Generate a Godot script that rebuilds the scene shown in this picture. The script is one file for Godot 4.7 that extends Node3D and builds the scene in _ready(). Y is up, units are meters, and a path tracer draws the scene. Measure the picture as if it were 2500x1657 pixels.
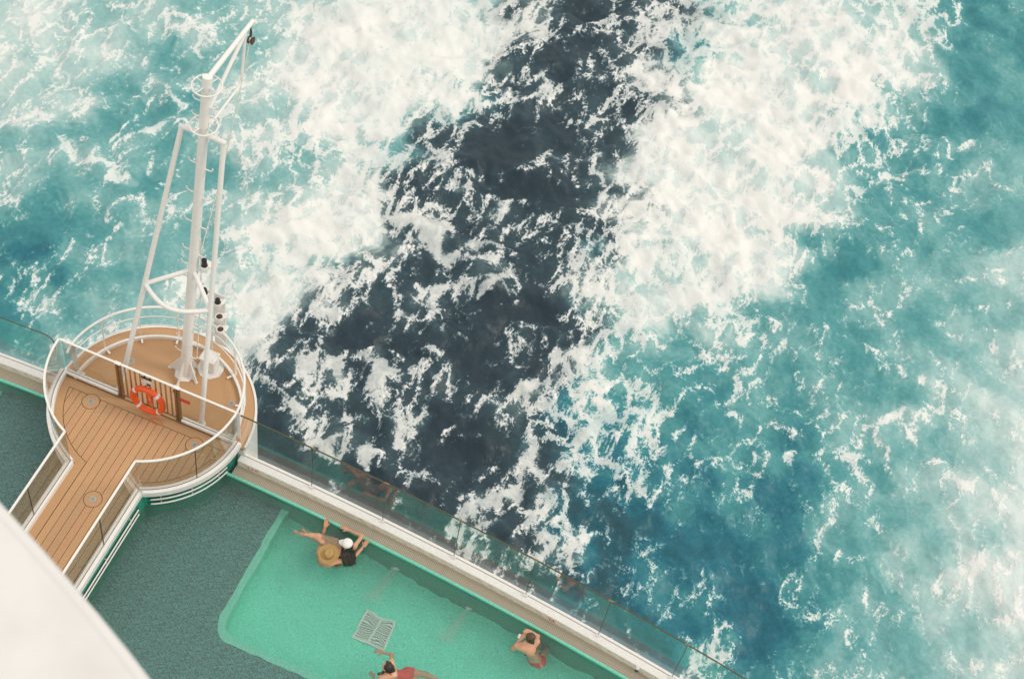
extends Node3D
# The stern of a cruise ship seen from above: a round platform with a mast, a glass screen, a pool with swimmers, and the wake.
# x to the right along the stern, y up, -z aft. y = 0 is the top of the platform's kerb; the fence of the platform stands on z = 0.

const WATER := -0.57       # pool water
const DECK := -0.12        # platform deck
const SHELF := -1.05       # shallow pool floor
const BASIN := -1.45       # deep pool floor
const SEA := -18.0
const DRUM := 1.86         # radius of the platform's glass
const STERN_R := 75.25     # the stern's curve in plan
const STERN_Z := 75.26

class Shape:
	var v := PackedVector3Array()
	var n := PackedVector3Array()
	var ix := PackedInt32Array()

	# corners run counter-clockwise as seen from the front
	func quad(a: Vector3, b: Vector3, c: Vector3, d: Vector3) -> void:
		var m := (c - a).cross(d - b).normalized()
		var k := v.size()
		v.append_array([a, b, c, d])
		n.append_array([m, m, m, m])
		ix.append_array([k, k + 2, k + 1, k, k + 3, k + 2])

	func tri(a: Vector3, b: Vector3, c: Vector3) -> void:
		var m := (b - a).cross(c - a).normalized()
		var k := v.size()
		v.append_array([a, b, c])
		n.append_array([m, m, m])
		ix.append_array([k, k + 2, k + 1])

	func box(c: Vector3, s: Vector3, b := Basis(), w := 0.0) -> void:
		var h := s / 2.0
		w = minf(w, minf(h.x, minf(h.y, h.z)) * 0.9)
		for a in 3:
			for sg in [-1.0, 1.0]:
				var u := (a + 1) % 3
				var t := (a + 2) % 3
				var p := []
				for q in [[-1, -1], [1, -1], [1, 1], [-1, 1]]:
					var r := Vector3()
					r[a] = sg * h[a]
					r[u] = q[0] * (h[u] - w)
					r[t] = q[1] * (h[t] - w)
					p.append(c + b * r)
				if sg > 0: quad(p[0], p[1], p[2], p[3])
				else: quad(p[3], p[2], p[1], p[0])
		if w <= 0.0: return
		for a in 3:
			var u := (a + 1) % 3
			var t := (a + 2) % 3
			for su in [-1.0, 1.0]:
				for st in [-1.0, 1.0]:
					var p := []
					for e in [[-1, 0], [1, 0], [1, 1], [-1, 1]]:
						var r := Vector3()
						r[a] = e[0] * (h[a] - w)
						r[u] = su * (h[u] - (w if e[1] == 1 else 0.0))
						r[t] = st * (h[t] - (0.0 if e[1] == 1 else w))
						p.append(c + b * r)
					if su * st < 0: quad(p[0], p[1], p[2], p[3])
					else: quad(p[3], p[2], p[1], p[0])
		for sx in [-1.0, 1.0]:
			for sy in [-1.0, 1.0]:
				for sz in [-1.0, 1.0]:
					var p0: Vector3 = c + b * Vector3(sx * h.x, sy * (h.y - w), sz * (h.z - w))
					var p1: Vector3 = c + b * Vector3(sx * (h.x - w), sy * h.y, sz * (h.z - w))
					var p2: Vector3 = c + b * Vector3(sx * (h.x - w), sy * (h.y - w), sz * h.z)
					if sx * sy * sz > 0: tri(p0, p1, p2)
					else: tri(p0, p2, p1)

	# a round bar along a line; r is one radius or one for each point
	func tube(p: Array, r, sides := 10, closed := false) -> void:
		var m := p.size()
		var up := Vector3.UP
		var first := v.size()
		var side := Vector3.ZERO
		for i in m:
			var d: Vector3
			if closed: d = p[(i + 1) % m] - p[(i + m - 1) % m]
			elif i == 0: d = p[1] - p[0]
			elif i == m - 1: d = p[i] - p[i - 1]
			else: d = (p[i + 1] - p[i]).normalized() + (p[i] - p[i - 1]).normalized()
			d = d.normalized()
			if i == 0:
				side = (Vector3.RIGHT if absf(d.y) > 0.9 else Vector3.UP).cross(d).normalized()
			side = (side - d * side.dot(d)).normalized()
			up = d.cross(side)
			var rr: float = r[i] if r is Array else r
			for j in sides:
				var a := TAU * j / sides
				var o := side * cos(a) + up * sin(a)
				v.append(p[i] + o * rr)
				n.append(o)
		var rings := m if closed else m - 1
		for i in rings:
			for j in sides:
				var a := first + i * sides + j
				var b := first + i * sides + (j + 1) % sides
				var c := first + ((i + 1) % m) * sides + (j + 1) % sides
				var e := first + ((i + 1) % m) * sides + j
				ix.append_array([a, c, b, a, e, c])
		if closed: return
		for e in [0, m - 1]:
			var k := v.size()
			var d: Vector3 = (p[0] - p[1]) if e == 0 else (p[m - 1] - p[m - 2])
			d = d.normalized()
			v.append(p[e]); n.append(d)
			for j in sides:
				v.append(v[first + e * sides + j]); n.append(d)
			for j in sides:
				if e == 0: ix.append_array([k, k + 1 + j, k + 1 + (j + 1) % sides])
				else: ix.append_array([k, k + 1 + (j + 1) % sides, k + 1 + j])

	# a profile of (radius, height) turned about an axis
	func lathe(prof: Array, segs: int, at: Vector3, b := Basis()) -> void:
		for i in prof.size() - 1:
			var p: Vector2 = prof[i]
			var q: Vector2 = prof[i + 1]
			var d := (q - p).normalized()
			var first := v.size()
			for j in segs + 1:
				var a := TAU * j / segs
				var o := Vector3(cos(a), 0, -sin(a))
				v.append(at + b * (o * p.x + Vector3(0, p.y, 0)))
				v.append(at + b * (o * q.x + Vector3(0, q.y, 0)))
				var m := b * (o * d.y - Vector3(0, d.x, 0))
				n.append(m); n.append(m)
			for j in segs:
				var k := first + j * 2
				ix.append_array([k, k + 3, k + 2, k, k + 1, k + 3])

	# rows of points joined by faces; a closed cross-section gets end caps
	func loft(rows: Array, ends := true) -> void:
		var m: int = rows[0].size()
		for i in rows.size() - 1:
			for j in m:
				quad(rows[i][j], rows[i][(j + 1) % m], rows[i + 1][(j + 1) % m], rows[i + 1][j])
		if ends and m == 4:
			quad(rows[0][3], rows[0][2], rows[0][1], rows[0][0])
			var z: Array = rows[rows.size() - 1]
			quad(z[0], z[1], z[2], z[3])

	# an outline in plan between two heights
	func prism(poly: PackedVector2Array, y0: float, y1: float) -> void:
		if Geometry2D.is_polygon_clockwise(poly): poly.reverse()
		var t := Geometry2D.triangulate_polygon(poly)
		for i in range(0, t.size(), 3):
			var a := poly[t[i]]; var b := poly[t[i + 1]]; var c := poly[t[i + 2]]
			if (b - a).cross(c - a) > 0.0:
				var s := b; b = c; c = s
			tri(Vector3(a.x, y1, a.y), Vector3(b.x, y1, b.y), Vector3(c.x, y1, c.y))
			tri(Vector3(c.x, y0, c.y), Vector3(b.x, y0, b.y), Vector3(a.x, y0, a.y))
		for i in poly.size():
			var a := poly[i]; var b := poly[(i + 1) % poly.size()]
			var p := [Vector3(a.x, y0, a.y), Vector3(b.x, y0, b.y), Vector3(b.x, y1, b.y), Vector3(a.x, y1, a.y)]
			if area(poly) > 0.0: quad(p[3], p[2], p[1], p[0])
			else: quad(p[0], p[1], p[2], p[3])

	func area(poly: PackedVector2Array) -> float:
		var s := 0.0
		for i in poly.size():
			s += poly[i].cross(poly[(i + 1) % poly.size()])
		return s

	func mesh() -> ArrayMesh:
		var a := []
		a.resize(Mesh.ARRAY_MAX)
		a[Mesh.ARRAY_VERTEX] = v
		a[Mesh.ARRAY_NORMAL] = n
		a[Mesh.ARRAY_INDEX] = ix
		var m := ArrayMesh.new()
		m.add_surface_from_arrays(Mesh.PRIMITIVE_TRIANGLES, a)
		return m

var mats := {}
var used_names := {}

func lin(r: float, g: float, b: float) -> Color:
	return Color(r, g, b).linear_to_srgb()

func mat(key: String, color: Color, rough := 0.6, metal := 0.0) -> StandardMaterial3D:
	if mats.has(key): return mats[key]
	var m := StandardMaterial3D.new()
	m.resource_name = key
	m.albedo_color = color
	m.roughness = rough
	m.metallic = metal
	mats[key] = m
	return m

func noise(freq: float, seed_: int, octaves := 4, kind := FastNoiseLite.FRACTAL_FBM) -> FastNoiseLite:
	var f := FastNoiseLite.new()
	f.noise_type = FastNoiseLite.TYPE_SIMPLEX_SMOOTH
	f.frequency = freq
	f.seed = seed_
	f.fractal_type = kind
	f.fractal_octaves = octaves
	return f

# a colour texture of two or more tones mixed by noise; grain adds fine speckle
func tones(cols: Array, freq: float, seed_: int, octaves := 5, size := 512) -> NoiseTexture2D:
	var t := NoiseTexture2D.new()
	t.width = size; t.height = size
	t.seamless = true
	t.noise = noise(freq, seed_, octaves)
	var g := Gradient.new()
	g.offsets = PackedFloat32Array(range(cols.size()).map(func(i): return 0.25 + 0.5 * i / maxf(1.0, cols.size() - 1.0)))
	g.colors = PackedColorArray(cols)
	t.color_ramp = g
	return t

func relief(freq: float, seed_: int, octaves := 4, size := 512) -> NoiseTexture2D:
	var t := NoiseTexture2D.new()
	t.width = size; t.height = size
	t.seamless = true
	t.noise = noise(freq, seed_, octaves)
	return t

func cover(m: StandardMaterial3D, tex: Texture2D, scale: float, bump: Texture2D = null, cm := 0.0) -> StandardMaterial3D:
	m.albedo_texture = tex
	m.uv1_triplanar = true
	m.uv1_world_triplanar = true
	m.uv1_scale = Vector3.ONE * scale
	if bump:
		m.heightmap_enabled = true
		m.heightmap_texture = bump
		m.heightmap_scale = cm
	return m

func numbered(called: String) -> String:
	var k: int = used_names.get(called, 0)
	used_names[called] = k + 1
	return called if k == 0 else "%s_%03d" % [called, k]

func thing(called: String, label: String, category: String, at := Vector3.ZERO, group := "") -> Node3D:
	var o := Node3D.new()
	o.name = numbered(called)
	o.position = at
	o.set_meta("label", label)
	o.set_meta("category", category)
	if group: o.set_meta("group", group)
	add_child(o)
	return o

# one mesh; its points are in the world's axes and are moved under the parent's base
func put(called: String, s, m: Material, parent: Node3D, label := "") -> MeshInstance3D:
	var o := MeshInstance3D.new()
	if s is Shape:
		var base := Vector3.ZERO
		var p: Node = parent
		while p != self and p is Node3D:
			base += (p as Node3D).position
			p = p.get_parent()
		if base != Vector3.ZERO:
			for i in s.v.size(): s.v[i] -= base
		o.mesh = s.mesh()
	else:
		o.mesh = s
	o.material_override = m
	o.name = numbered(called) if parent == self else called
	if label: o.set_meta("label", label)
	parent.add_child(o, true)
	return o

func single(called: String, label: String, category: String, s, m: Material, group := "") -> MeshInstance3D:
	var o := put(called, s, m, self, label)
	o.set_meta("category", category)
	if group: o.set_meta("group", group)
	return o

func setting(called: String, s, m: Material, label := "") -> MeshInstance3D:
	var o := put(called, s, m, self, label)
	o.set_meta("kind", "structure")
	return o

# a point on the stern's curve: x along, o metres inboard of the glass
func stern(x: float, o: float, y: float) -> Vector3:
	return Vector3(x, y, STERN_Z - sqrt((STERN_R - o) * (STERN_R - o) - x * x))

func stern_bar(s: Shape, x0: float, x1: float, o0: float, o1: float, y0: float, y1: float, step := 0.8) -> void:
	var rows := []
	var k := maxi(1, ceili((x1 - x0) / step))
	for i in k + 1:
		var x := lerpf(x0, x1, float(i) / k)
		rows.append([stern(x, o0, y0), stern(x, o0, y1), stern(x, o1, y1), stern(x, o1, y0)])
	s.loft(rows)

# a ring sector round (cx, 0, cz); angle 0 points to +x, 90 degrees to +z
func ring_bar(s: Shape, c: Vector2, a0: float, a1: float, r0: float, r1: float, y0: float, y1: float, k := 24) -> void:
	var rows := []
	for i in k + 1:
		var a := lerpf(a0, a1, float(i) / k)
		var d := Vector2(cos(a), sin(a))
		rows.append([on_ring(c, d, r1, y0), on_ring(c, d, r1, y1), on_ring(c, d, r0, y1), on_ring(c, d, r0, y0)])
	rows.reverse()
	s.loft(rows)

func on_ring(c: Vector2, d: Vector2, r: float, y: float) -> Vector3:
	return Vector3(c.x + d.x * r, y, c.y + d.y * r)

func arc(c: Vector2, a0: float, a1: float, r: float, y: float, k := 32) -> Array:
	var p := []
	for i in k + 1:
		var a := lerpf(a0, a1, float(i) / k)
		p.append(Vector3(c.x + cos(a) * r, y, c.y + sin(a) * r))
	return p

func circle2(c: Vector2, r: float, k := 40) -> PackedVector2Array:
	var p := PackedVector2Array()
	for i in k: p.append(c + Vector2(cos(TAU * i / k), sin(TAU * i / k)) * r)
	return p

func _ready() -> void:
	light_and_camera()
	build_materials()
	build_sea()
	build_hull_and_pool()
	build_platform()
	build_stern_screen()
	build_balustrades()
	build_stern_railing()
	build_mast()
	build_lifebuoy()
	build_small_things()
	build_people()

func light_and_camera() -> void:
	var cam := Camera3D.new()
	cam.name = "camera"
	cam.transform = Transform3D(Basis(Vector3(0.9212, 0.1179, -0.3709), Vector3(-0.3686, 0.5698, -0.7345), Vector3(0.1248, 0.8133, 0.5683)), Vector3(9.8747, 27.2397, 14.4604))
	cam.fov = 23.2840
	cam.near = 0.05
	cam.far = 6000.0
	var lens := CameraAttributesPhysical.new()
	lens.frustum_focal_length = 58.243
	lens.frustum_focus_distance = 32.0
	lens.frustum_near = 0.05
	lens.frustum_far = 6000.0
	lens.exposure_aperture = 8.0
	cam.attributes = lens
	add_child(cam)
	var w := WorldEnvironment.new()
	w.name = "sky"
	var e := Environment.new()
	e.background_mode = Environment.BG_SKY
	var sky := ProceduralSkyMaterial.new()
	sky.sky_top_color = Color(0.9, 0.895, 0.885)
	sky.sky_horizon_color = Color(0.97, 0.965, 0.95)
	sky.sky_curve = 0.2
	sky.ground_horizon_color = Color(0.45, 0.55, 0.57)
	sky.ground_bottom_color = Color(0.3, 0.42, 0.45)
	sky.sun_angle_max = 1.0
	e.sky = Sky.new()
	e.sky.sky_material = sky
	e.tonemap_mode = Environment.TONE_MAPPER_LINEAR
	e.tonemap_exposure = 1.2
	e.sdfgi_enabled = true
	e.ssao_enabled = true
	e.ssil_enabled = true
	w.environment = e
	add_child(w)
	var sun := DirectionalLight3D.new()
	sun.name = "sun"
	sun.light_energy = 0.36
	sun.light_color = Color(1.0, 0.96, 0.9)
	sun.light_angular_distance = 14.0
	sun.shadow_enabled = true
	add_child(sun)
	sun.look_at_from_position(Vector3(15, 17, -6), Vector3.ZERO, Vector3.UP)

func build_materials() -> void:
	mat("white_paint", lin(0.83, 0.81, 0.775), 0.4)
	cover(mats.white_paint, tones([Color(0.975, 0.97, 0.96), Color(1, 1, 1)], 0.03, 3), 0.7)
	mat("cream", lin(0.79, 0.74, 0.62), 0.5)
	cover(mats.cream, tones([Color(0.9, 0.89, 0.86), Color(1, 1, 1)], 0.02, 31), 0.8)
	mat("tan_deck", lin(0.62, 0.37, 0.19), 0.8)
	cover(mats.tan_deck, tones([Color(0.84, 0.82, 0.8), Color(1, 1, 1)], 0.09, 5), 1.3, relief(0.2, 6), 0.08)
	for k in 4:
		var m := mat("plank_tan_%d" % k, lin(0.62 + 0.012 * k, 0.372 + 0.006 * (k % 3), 0.195 + 0.005 * (k % 2)), 0.78)
		cover(m, tones([Color(0.86, 0.84, 0.82), Color(1, 1, 1)], 0.07, 40 + k), 1.2, relief(0.2, 6), 0.08)
		m.uv1_scale = Vector3(2.6, 2.6, 0.7)
		m.uv1_offset = Vector3(0.13 * k, 0.0, 0.29 * k)
	mat("caulk", lin(0.085, 0.05, 0.028), 0.8)
	mat("seal_tan", lin(0.3, 0.24, 0.17), 0.6)
	mat("channel_dark", lin(0.07, 0.03, 0.022), 0.5)
	mat("steel", lin(0.42, 0.38, 0.31), 0.28, 0.9)
	mat("bronze", lin(0.3, 0.2, 0.1), 0.35, 0.7)
	mat("cap_dark", lin(0.1, 0.09, 0.045), 0.45, 0.3)
	mat("drain_metal", lin(0.5, 0.5, 0.48), 0.35, 0.6)
	mat("grating", lin(0.57, 0.5, 0.38), 0.6)
	mat("gutter", lin(0.42, 0.38, 0.3), 0.8)
	mat("black", lin(0.012, 0.012, 0.013), 0.4)
	mat("rust_dark", lin(0.09, 0.045, 0.025), 0.6)
	mat("orange", lin(0.8, 0.1, 0.015), 0.45)
	mat("red", lin(0.62, 0.05, 0.035), 0.5)
	mat("rope_orange", lin(0.78, 0.22, 0.06), 0.8)
	mat("band_white", lin(0.72, 0.7, 0.68), 0.4)
	mat("cap_white_plastic", lin(0.82, 0.8, 0.74), 0.35)
	mat("ledge_paint", lin(0.735, 0.715, 0.695), 0.5)
	cover(mats.ledge_paint, tones([Color(0.965, 0.96, 0.955), Color(1, 1, 1)], 0.02, 91), 0.6)
	mat("hull_white", lin(0.72, 0.7, 0.66), 0.45)
	# pool tiles: small mosaic in mixed tones
	mat("mosaic", lin(1, 1, 1), 0.5)
	cover(mats.mosaic, mosaic(lin(0.068, 0.215, 0.195), 0.6, 11), 1.6)
	mat("green_tile", lin(1, 1, 1), 0.4)
	cover(mats.green_tile, mosaic(lin(0.035, 0.3, 0.21), 0.25, 12), 1.6)
	mat("mint_tile", lin(1, 1, 1), 0.4)
	cover(mats.mint_tile, mosaic(lin(0.2, 0.7, 0.52), 0.12, 13), 1.6)
	mat("basin_tile", lin(1, 1, 1), 0.45)
	cover(mats.basin_tile, mosaic(lin(0.15, 0.8, 0.59), 0.14, 14), 1.6)
	# panes
	for g in [["glass_stern", Color(0.24, 0.4, 0.3), 0.025], ["glass_bronze", Color(0.42, 0.38, 0.2), 0.13]]:
		var m := mat(g[0], Color(g[1], g[2]), 0.03)
		m.transparency = BaseMaterial3D.TRANSPARENCY_ALPHA
		m.metallic_specular = 0.5
	var w := mat("pool_water", Color(0.92, 0.985, 0.965, 0.05), 0.02)
	w.transparency = BaseMaterial3D.TRANSPARENCY_ALPHA
	w.refraction_enabled = true
	w.refraction_scale = 0.033
	w.uv1_triplanar = true
	w.uv1_world_triplanar = true
	w.uv1_scale = Vector3.ONE * 0.28
	w.heightmap_enabled = true
	w.heightmap_texture = relief(0.0125, 71, 2, 512)
	w.heightmap_scale = 3.8

# tesserae of about 2 cm, each with its own tone
func mosaic(base: Color, spread: float, seed_: int) -> ImageTexture:
	var rng := RandomNumberGenerator.new()
	rng.seed = seed_
	var im := Image.create(256, 256, false, Image.FORMAT_RGB8)
	var b := base.srgb_to_linear()
	for j in 32:
		for i in 32:
			var k := 1.0 + rng.randf_range(-spread, spread)
			var c := Color(b.r * k * rng.randf_range(0.8, 1.2), b.g * k, b.b * k * rng.randf_range(0.9, 1.1)).linear_to_srgb()
			im.fill_rect(Rect2i(i * 8, j * 8, 8, 8), c.darkened(0.18))
			im.fill_rect(Rect2i(i * 8, j * 8, 7, 7), c)
	return ImageTexture.create_from_image(im)

# ---------------------------------------------------------------- the sea

# the deep strip between the two sheets of white water
const CORE := [Vector2(-3.8, -33.7), Vector2(-2.2, -27.6), Vector2(-3.4, -25.0), Vector2(-3.6, -21.6), Vector2(-3.4, -18.6), Vector2(-4.1, -15.7), Vector2(-4.8, -12.0), Vector2(-3.4, -9.9), Vector2(2.0, -9.1), Vector2(6.0, -8.3), Vector2(7.1, -9.9), Vector2(6.9, -12.7), Vector2(5.0, -14.1), Vector2(5.5, -16.5), Vector2(5.4, -18.9), Vector2(4.6, -21.8), Vector2(6.1, -24.3), Vector2(4.7, -26.4), Vector2(5.1, -30.0), Vector2(3.6, -32.6), Vector2(4.1, -38.1)]
# white water: outline on the sea (x, z), how dense, how soft its edge is in metres
const SHEETS := [
	[[Vector2(-1.8, -34.8), Vector2(-1.8, -32.0), Vector2(-1.7, -30.5), Vector2(-1.1, -28.7), Vector2(-1.7, -27.7), Vector2(-2.5, -27.4), Vector2(-2.3, -26.3), Vector2(-2.0, -24.7), Vector2(-2.2, -23.4), Vector2(-2.4, -22.4), Vector2(-2.0, -20.8), Vector2(-2.1, -19.7), Vector2(-2.0, -17.6), Vector2(-2.5, -16.3), Vector2(-2.8, -14.9), Vector2(-3.2, -13.5), Vector2(-3.8, -12.1), Vector2(-4.5, -12.0), Vector2(-5.8, -13.6), Vector2(-7.1, -15.4), Vector2(-7.3, -16.5), Vector2(-8.7, -18.9), Vector2(-9.5, -21.2), Vector2(-9.7, -23.5), Vector2(-10.4, -26.2), Vector2(-10.7, -29.8)], 0.95, 1.5],
	[[Vector2(1.8, -36.8), Vector2(2.1, -34.4), Vector2(2.1, -32.8), Vector2(1.9, -31.9), Vector2(2.2, -30.0), Vector2(3.0, -28.9), Vector2(3.3, -28.0), Vector2(2.7, -26.0), Vector2(3.1, -24.8), Vector2(4.3, -23.9), Vector2(4.3, -22.8), Vector2(3.5, -21.7), Vector2(3.4, -20.3), Vector2(3.9, -19.4), Vector2(4.0, -18.0), Vector2(5.8, -18.7), Vector2(6.7, -19.1), Vector2(7.9, -18.5), Vector2(7.8, -19.9), Vector2(8.9, -20.8), Vector2(9.8, -20.3), Vector2(9.2, -22.3), Vector2(10.4, -23.7), Vector2(10.7, -25.4), Vector2(11.7, -26.8), Vector2(11.5, -28.8), Vector2(11.1, -30.2), Vector2(12.4, -31.9), Vector2(13.3, -33.9), Vector2(13.2, -35.6), Vector2(12.6, -37.4), Vector2(13.0, -39.6), Vector2(12.5, -42.8)], 0.95, 1.5],
	[[Vector2(4.5, -16.6), Vector2(5.9, -18.3), Vector2(7.8, -18.3), Vector2(8.8, -16.6), Vector2(8.6, -15.5), Vector2(8.9, -13.6), Vector2(7.6, -13.7), Vector2(6.4, -13.3), Vector2(5.7, -11.4), Vector2(5.0, -9.8), Vector2(4.4, -10.2), Vector2(5.0, -12.4), Vector2(5.4, -14.3), Vector2(4.5, -15.1)], 0.74, 0.8],
	[[Vector2(5.5, -14.9), Vector2(5.5, -16.4), Vector2(6.7, -17.1), Vector2(8.0, -16.8), Vector2(8.7, -16.2), Vector2(7.7, -15.6), Vector2(6.7, -14.5)], 0.80, 0.5],
	[[Vector2(6.0, -9.8), Vector2(6.0, -11.3), Vector2(6.9, -12.0), Vector2(8.1, -11.0), Vector2(8.3, -9.9), Vector2(7.1, -10.0)], 0.85, 0.5],
	[[Vector2(5.4, -9.2), Vector2(5.4, -11.0), Vector2(6.1, -12.2), Vector2(7.4, -12.5), Vector2(8.4, -11.1), Vector2(8.4, -9.8), Vector2(7.1, -9.7)], 0.70, 0.7],
	[[Vector2(-3.4, -12.2), Vector2(-2.9, -13.1), Vector2(-2.0, -11.9), Vector2(-1.7, -10.8), Vector2(-2.5, -10.5)], 0.50, 0.6],
	[[Vector2(0.0, -18.6), Vector2(0.3, -19.4), Vector2(1.3, -19.1), Vector2(1.0, -17.9), Vector2(0.6, -16.5), Vector2(0.3, -15.5), Vector2(0.1, -16.6)], 0.72, 0.5],
]
# foam streaks: line, half width, how dense
const STREAKS := [
	[[Vector2(4.2, -15.5), Vector2(4.8, -16.8), Vector2(5.2, -18.2), Vector2(6.1, -19.2), Vector2(7.1, -19.4)], 0.45, 0.95],
	[[Vector2(4.7, -10.2), Vector2(5.0, -11.5), Vector2(5.5, -13.0), Vector2(6.6, -13.7), Vector2(7.7, -14.0), Vector2(8.8, -13.4)], 0.50, 0.75],
	[[Vector2(-2.0, -20.2), Vector2(-1.1, -20.2), Vector2(-0.0, -19.5), Vector2(1.4, -18.9)], 0.40, 0.80],
	[[Vector2(-1.8, -22.9), Vector2(-0.9, -22.7), Vector2(-0.3, -21.7), Vector2(0.8, -20.7)], 0.45, 0.68],
	[[Vector2(0.2, -23.8), Vector2(0.6, -25.1), Vector2(1.8, -24.9)], 0.25, 0.70],
	[[Vector2(-2.9, -23.5), Vector2(-1.4, -23.6), Vector2(0.0, -23.4)], 0.20, 0.75],
	[[Vector2(0.6, -16.5), Vector2(0.3, -15.0), Vector2(1.2, -14.4)], 0.40, 0.60],
	[[Vector2(-1.6, -12.8), Vector2(-1.6, -13.6), Vector2(-0.7, -13.7), Vector2(0.2, -13.0), Vector2(0.7, -12.1)], 0.35, 0.75],
	[[Vector2(-0.5, -11.1), Vector2(0.2, -10.6), Vector2(0.7, -10.5)], 0.40, 0.85],
	[[Vector2(-2.9, -12.8), Vector2(-3.1, -11.6), Vector2(-2.3, -10.7)], 0.50, 0.55],
	[[Vector2(1.4, -10.0), Vector2(2.2, -10.7), Vector2(3.1, -11.7)], 0.25, 0.50],
	[[Vector2(3.0, -16.9), Vector2(3.8, -17.7), Vector2(4.6, -17.7)], 0.25, 0.60],
	[[Vector2(3.8, -14.2), Vector2(4.0, -15.4), Vector2(5.1, -16.4)], 0.30, 0.60],
	[[Vector2(8.8, -17.4), Vector2(9.0, -19.1), Vector2(10.0, -20.4), Vector2(10.4, -18.6)], 0.35, 0.55],
	[[Vector2(7.2, -24.0), Vector2(9.2, -22.3), Vector2(10.0, -20.4)], 0.40, 0.90],
	[[Vector2(7.9, -18.5), Vector2(8.6, -17.7), Vector2(9.5, -17.0)], 0.35, 0.60],
	[[Vector2(12.0, -29.3), Vector2(13.2, -30.1), Vector2(14.3, -31.7), Vector2(14.5, -33.2)], 0.30, 0.70],
	[[Vector2(13.4, -16.7), Vector2(13.9, -17.5), Vector2(14.5, -18.9)], 0.25, 0.60],
	[[Vector2(15.5, -19.0), Vector2(16.1, -20.3), Vector2(16.4, -21.6)], 0.30, 0.70],
	[[Vector2(15.7, -14.1), Vector2(16.3, -13.6), Vector2(17.2, -13.0)], 0.40, 0.65],
	[[Vector2(14.2, -16.4), Vector2(15.2, -15.7), Vector2(15.6, -14.6), Vector2(15.5, -13.3)], 0.25, 0.60],
	[[Vector2(12.6, -10.2), Vector2(13.1, -9.5), Vector2(12.9, -8.4)], 0.45, 0.75],
	[[Vector2(19.0, -15.1), Vector2(20.2, -15.5), Vector2(21.1, -14.8)], 0.60, 0.55],
	[[Vector2(19.0, -18.1), Vector2(20.1, -17.9), Vector2(21.0, -17.1)], 0.60, 0.50],
	[[Vector2(8.8, -13.4), Vector2(9.5, -12.7), Vector2(9.5, -11.7)], 0.30, 0.50],
	[[Vector2(9.2, -16.1), Vector2(10.3, -15.5), Vector2(11.4, -15.7)], 0.30, 0.50],
	[[Vector2(12.3, -15.3), Vector2(12.6, -16.5), Vector2(13.0, -16.9)], 0.25, 0.55],
	[[Vector2(-13.5, -17.9), Vector2(-12.6, -17.8), Vector2(-11.7, -17.1)], 0.35, 0.80],
	[[Vector2(-12.8, -14.1), Vector2(-11.6, -13.5), Vector2(-11.4, -12.0), Vector2(-11.9, -11.0)], 0.40, 0.55],
	[[Vector2(-10.9, -16.9), Vector2(-11.1, -15.5), Vector2(-10.7, -13.6)], 0.35, 0.50],
	[[Vector2(-16.5, -16.8), Vector2(-15.9, -18.2), Vector2(-15.1, -19.2)], 0.60, 0.55],
	[[Vector2(-14.0, -24.2), Vector2(-13.6, -25.0), Vector2(-12.3, -24.9)], 0.35, 0.55],
	[[Vector2(-13.1, -22.2), Vector2(-12.0, -21.1), Vector2(-12.3, -19.7)], 0.30, 0.55],
	[[Vector2(-17.9, -20.8), Vector2(-19.2, -21.9), Vector2(-18.7, -23.2)], 0.80, 0.55],
	[[Vector2(-17.6, -22.8), Vector2(-16.0, -22.6), Vector2(-15.7, -20.8)], 0.70, 0.45],
	[[Vector2(13.3, -38.4), Vector2(12.5, -39.3), Vector2(13.1, -40.8)], 0.50, 0.70],
	[[Vector2(10.0, -20.4), Vector2(10.2, -19.1)], 0.25, 0.60],
	[[Vector2(-0.9, -11.0), Vector2(-2.0, -11.3), Vector2(-2.8, -11.0)], 0.35, 0.50],
	[[Vector2(-6.8, -13.9), Vector2(-7.1, -12.6), Vector2(-6.2, -12.5)], 0.40, 0.50],
]
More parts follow.
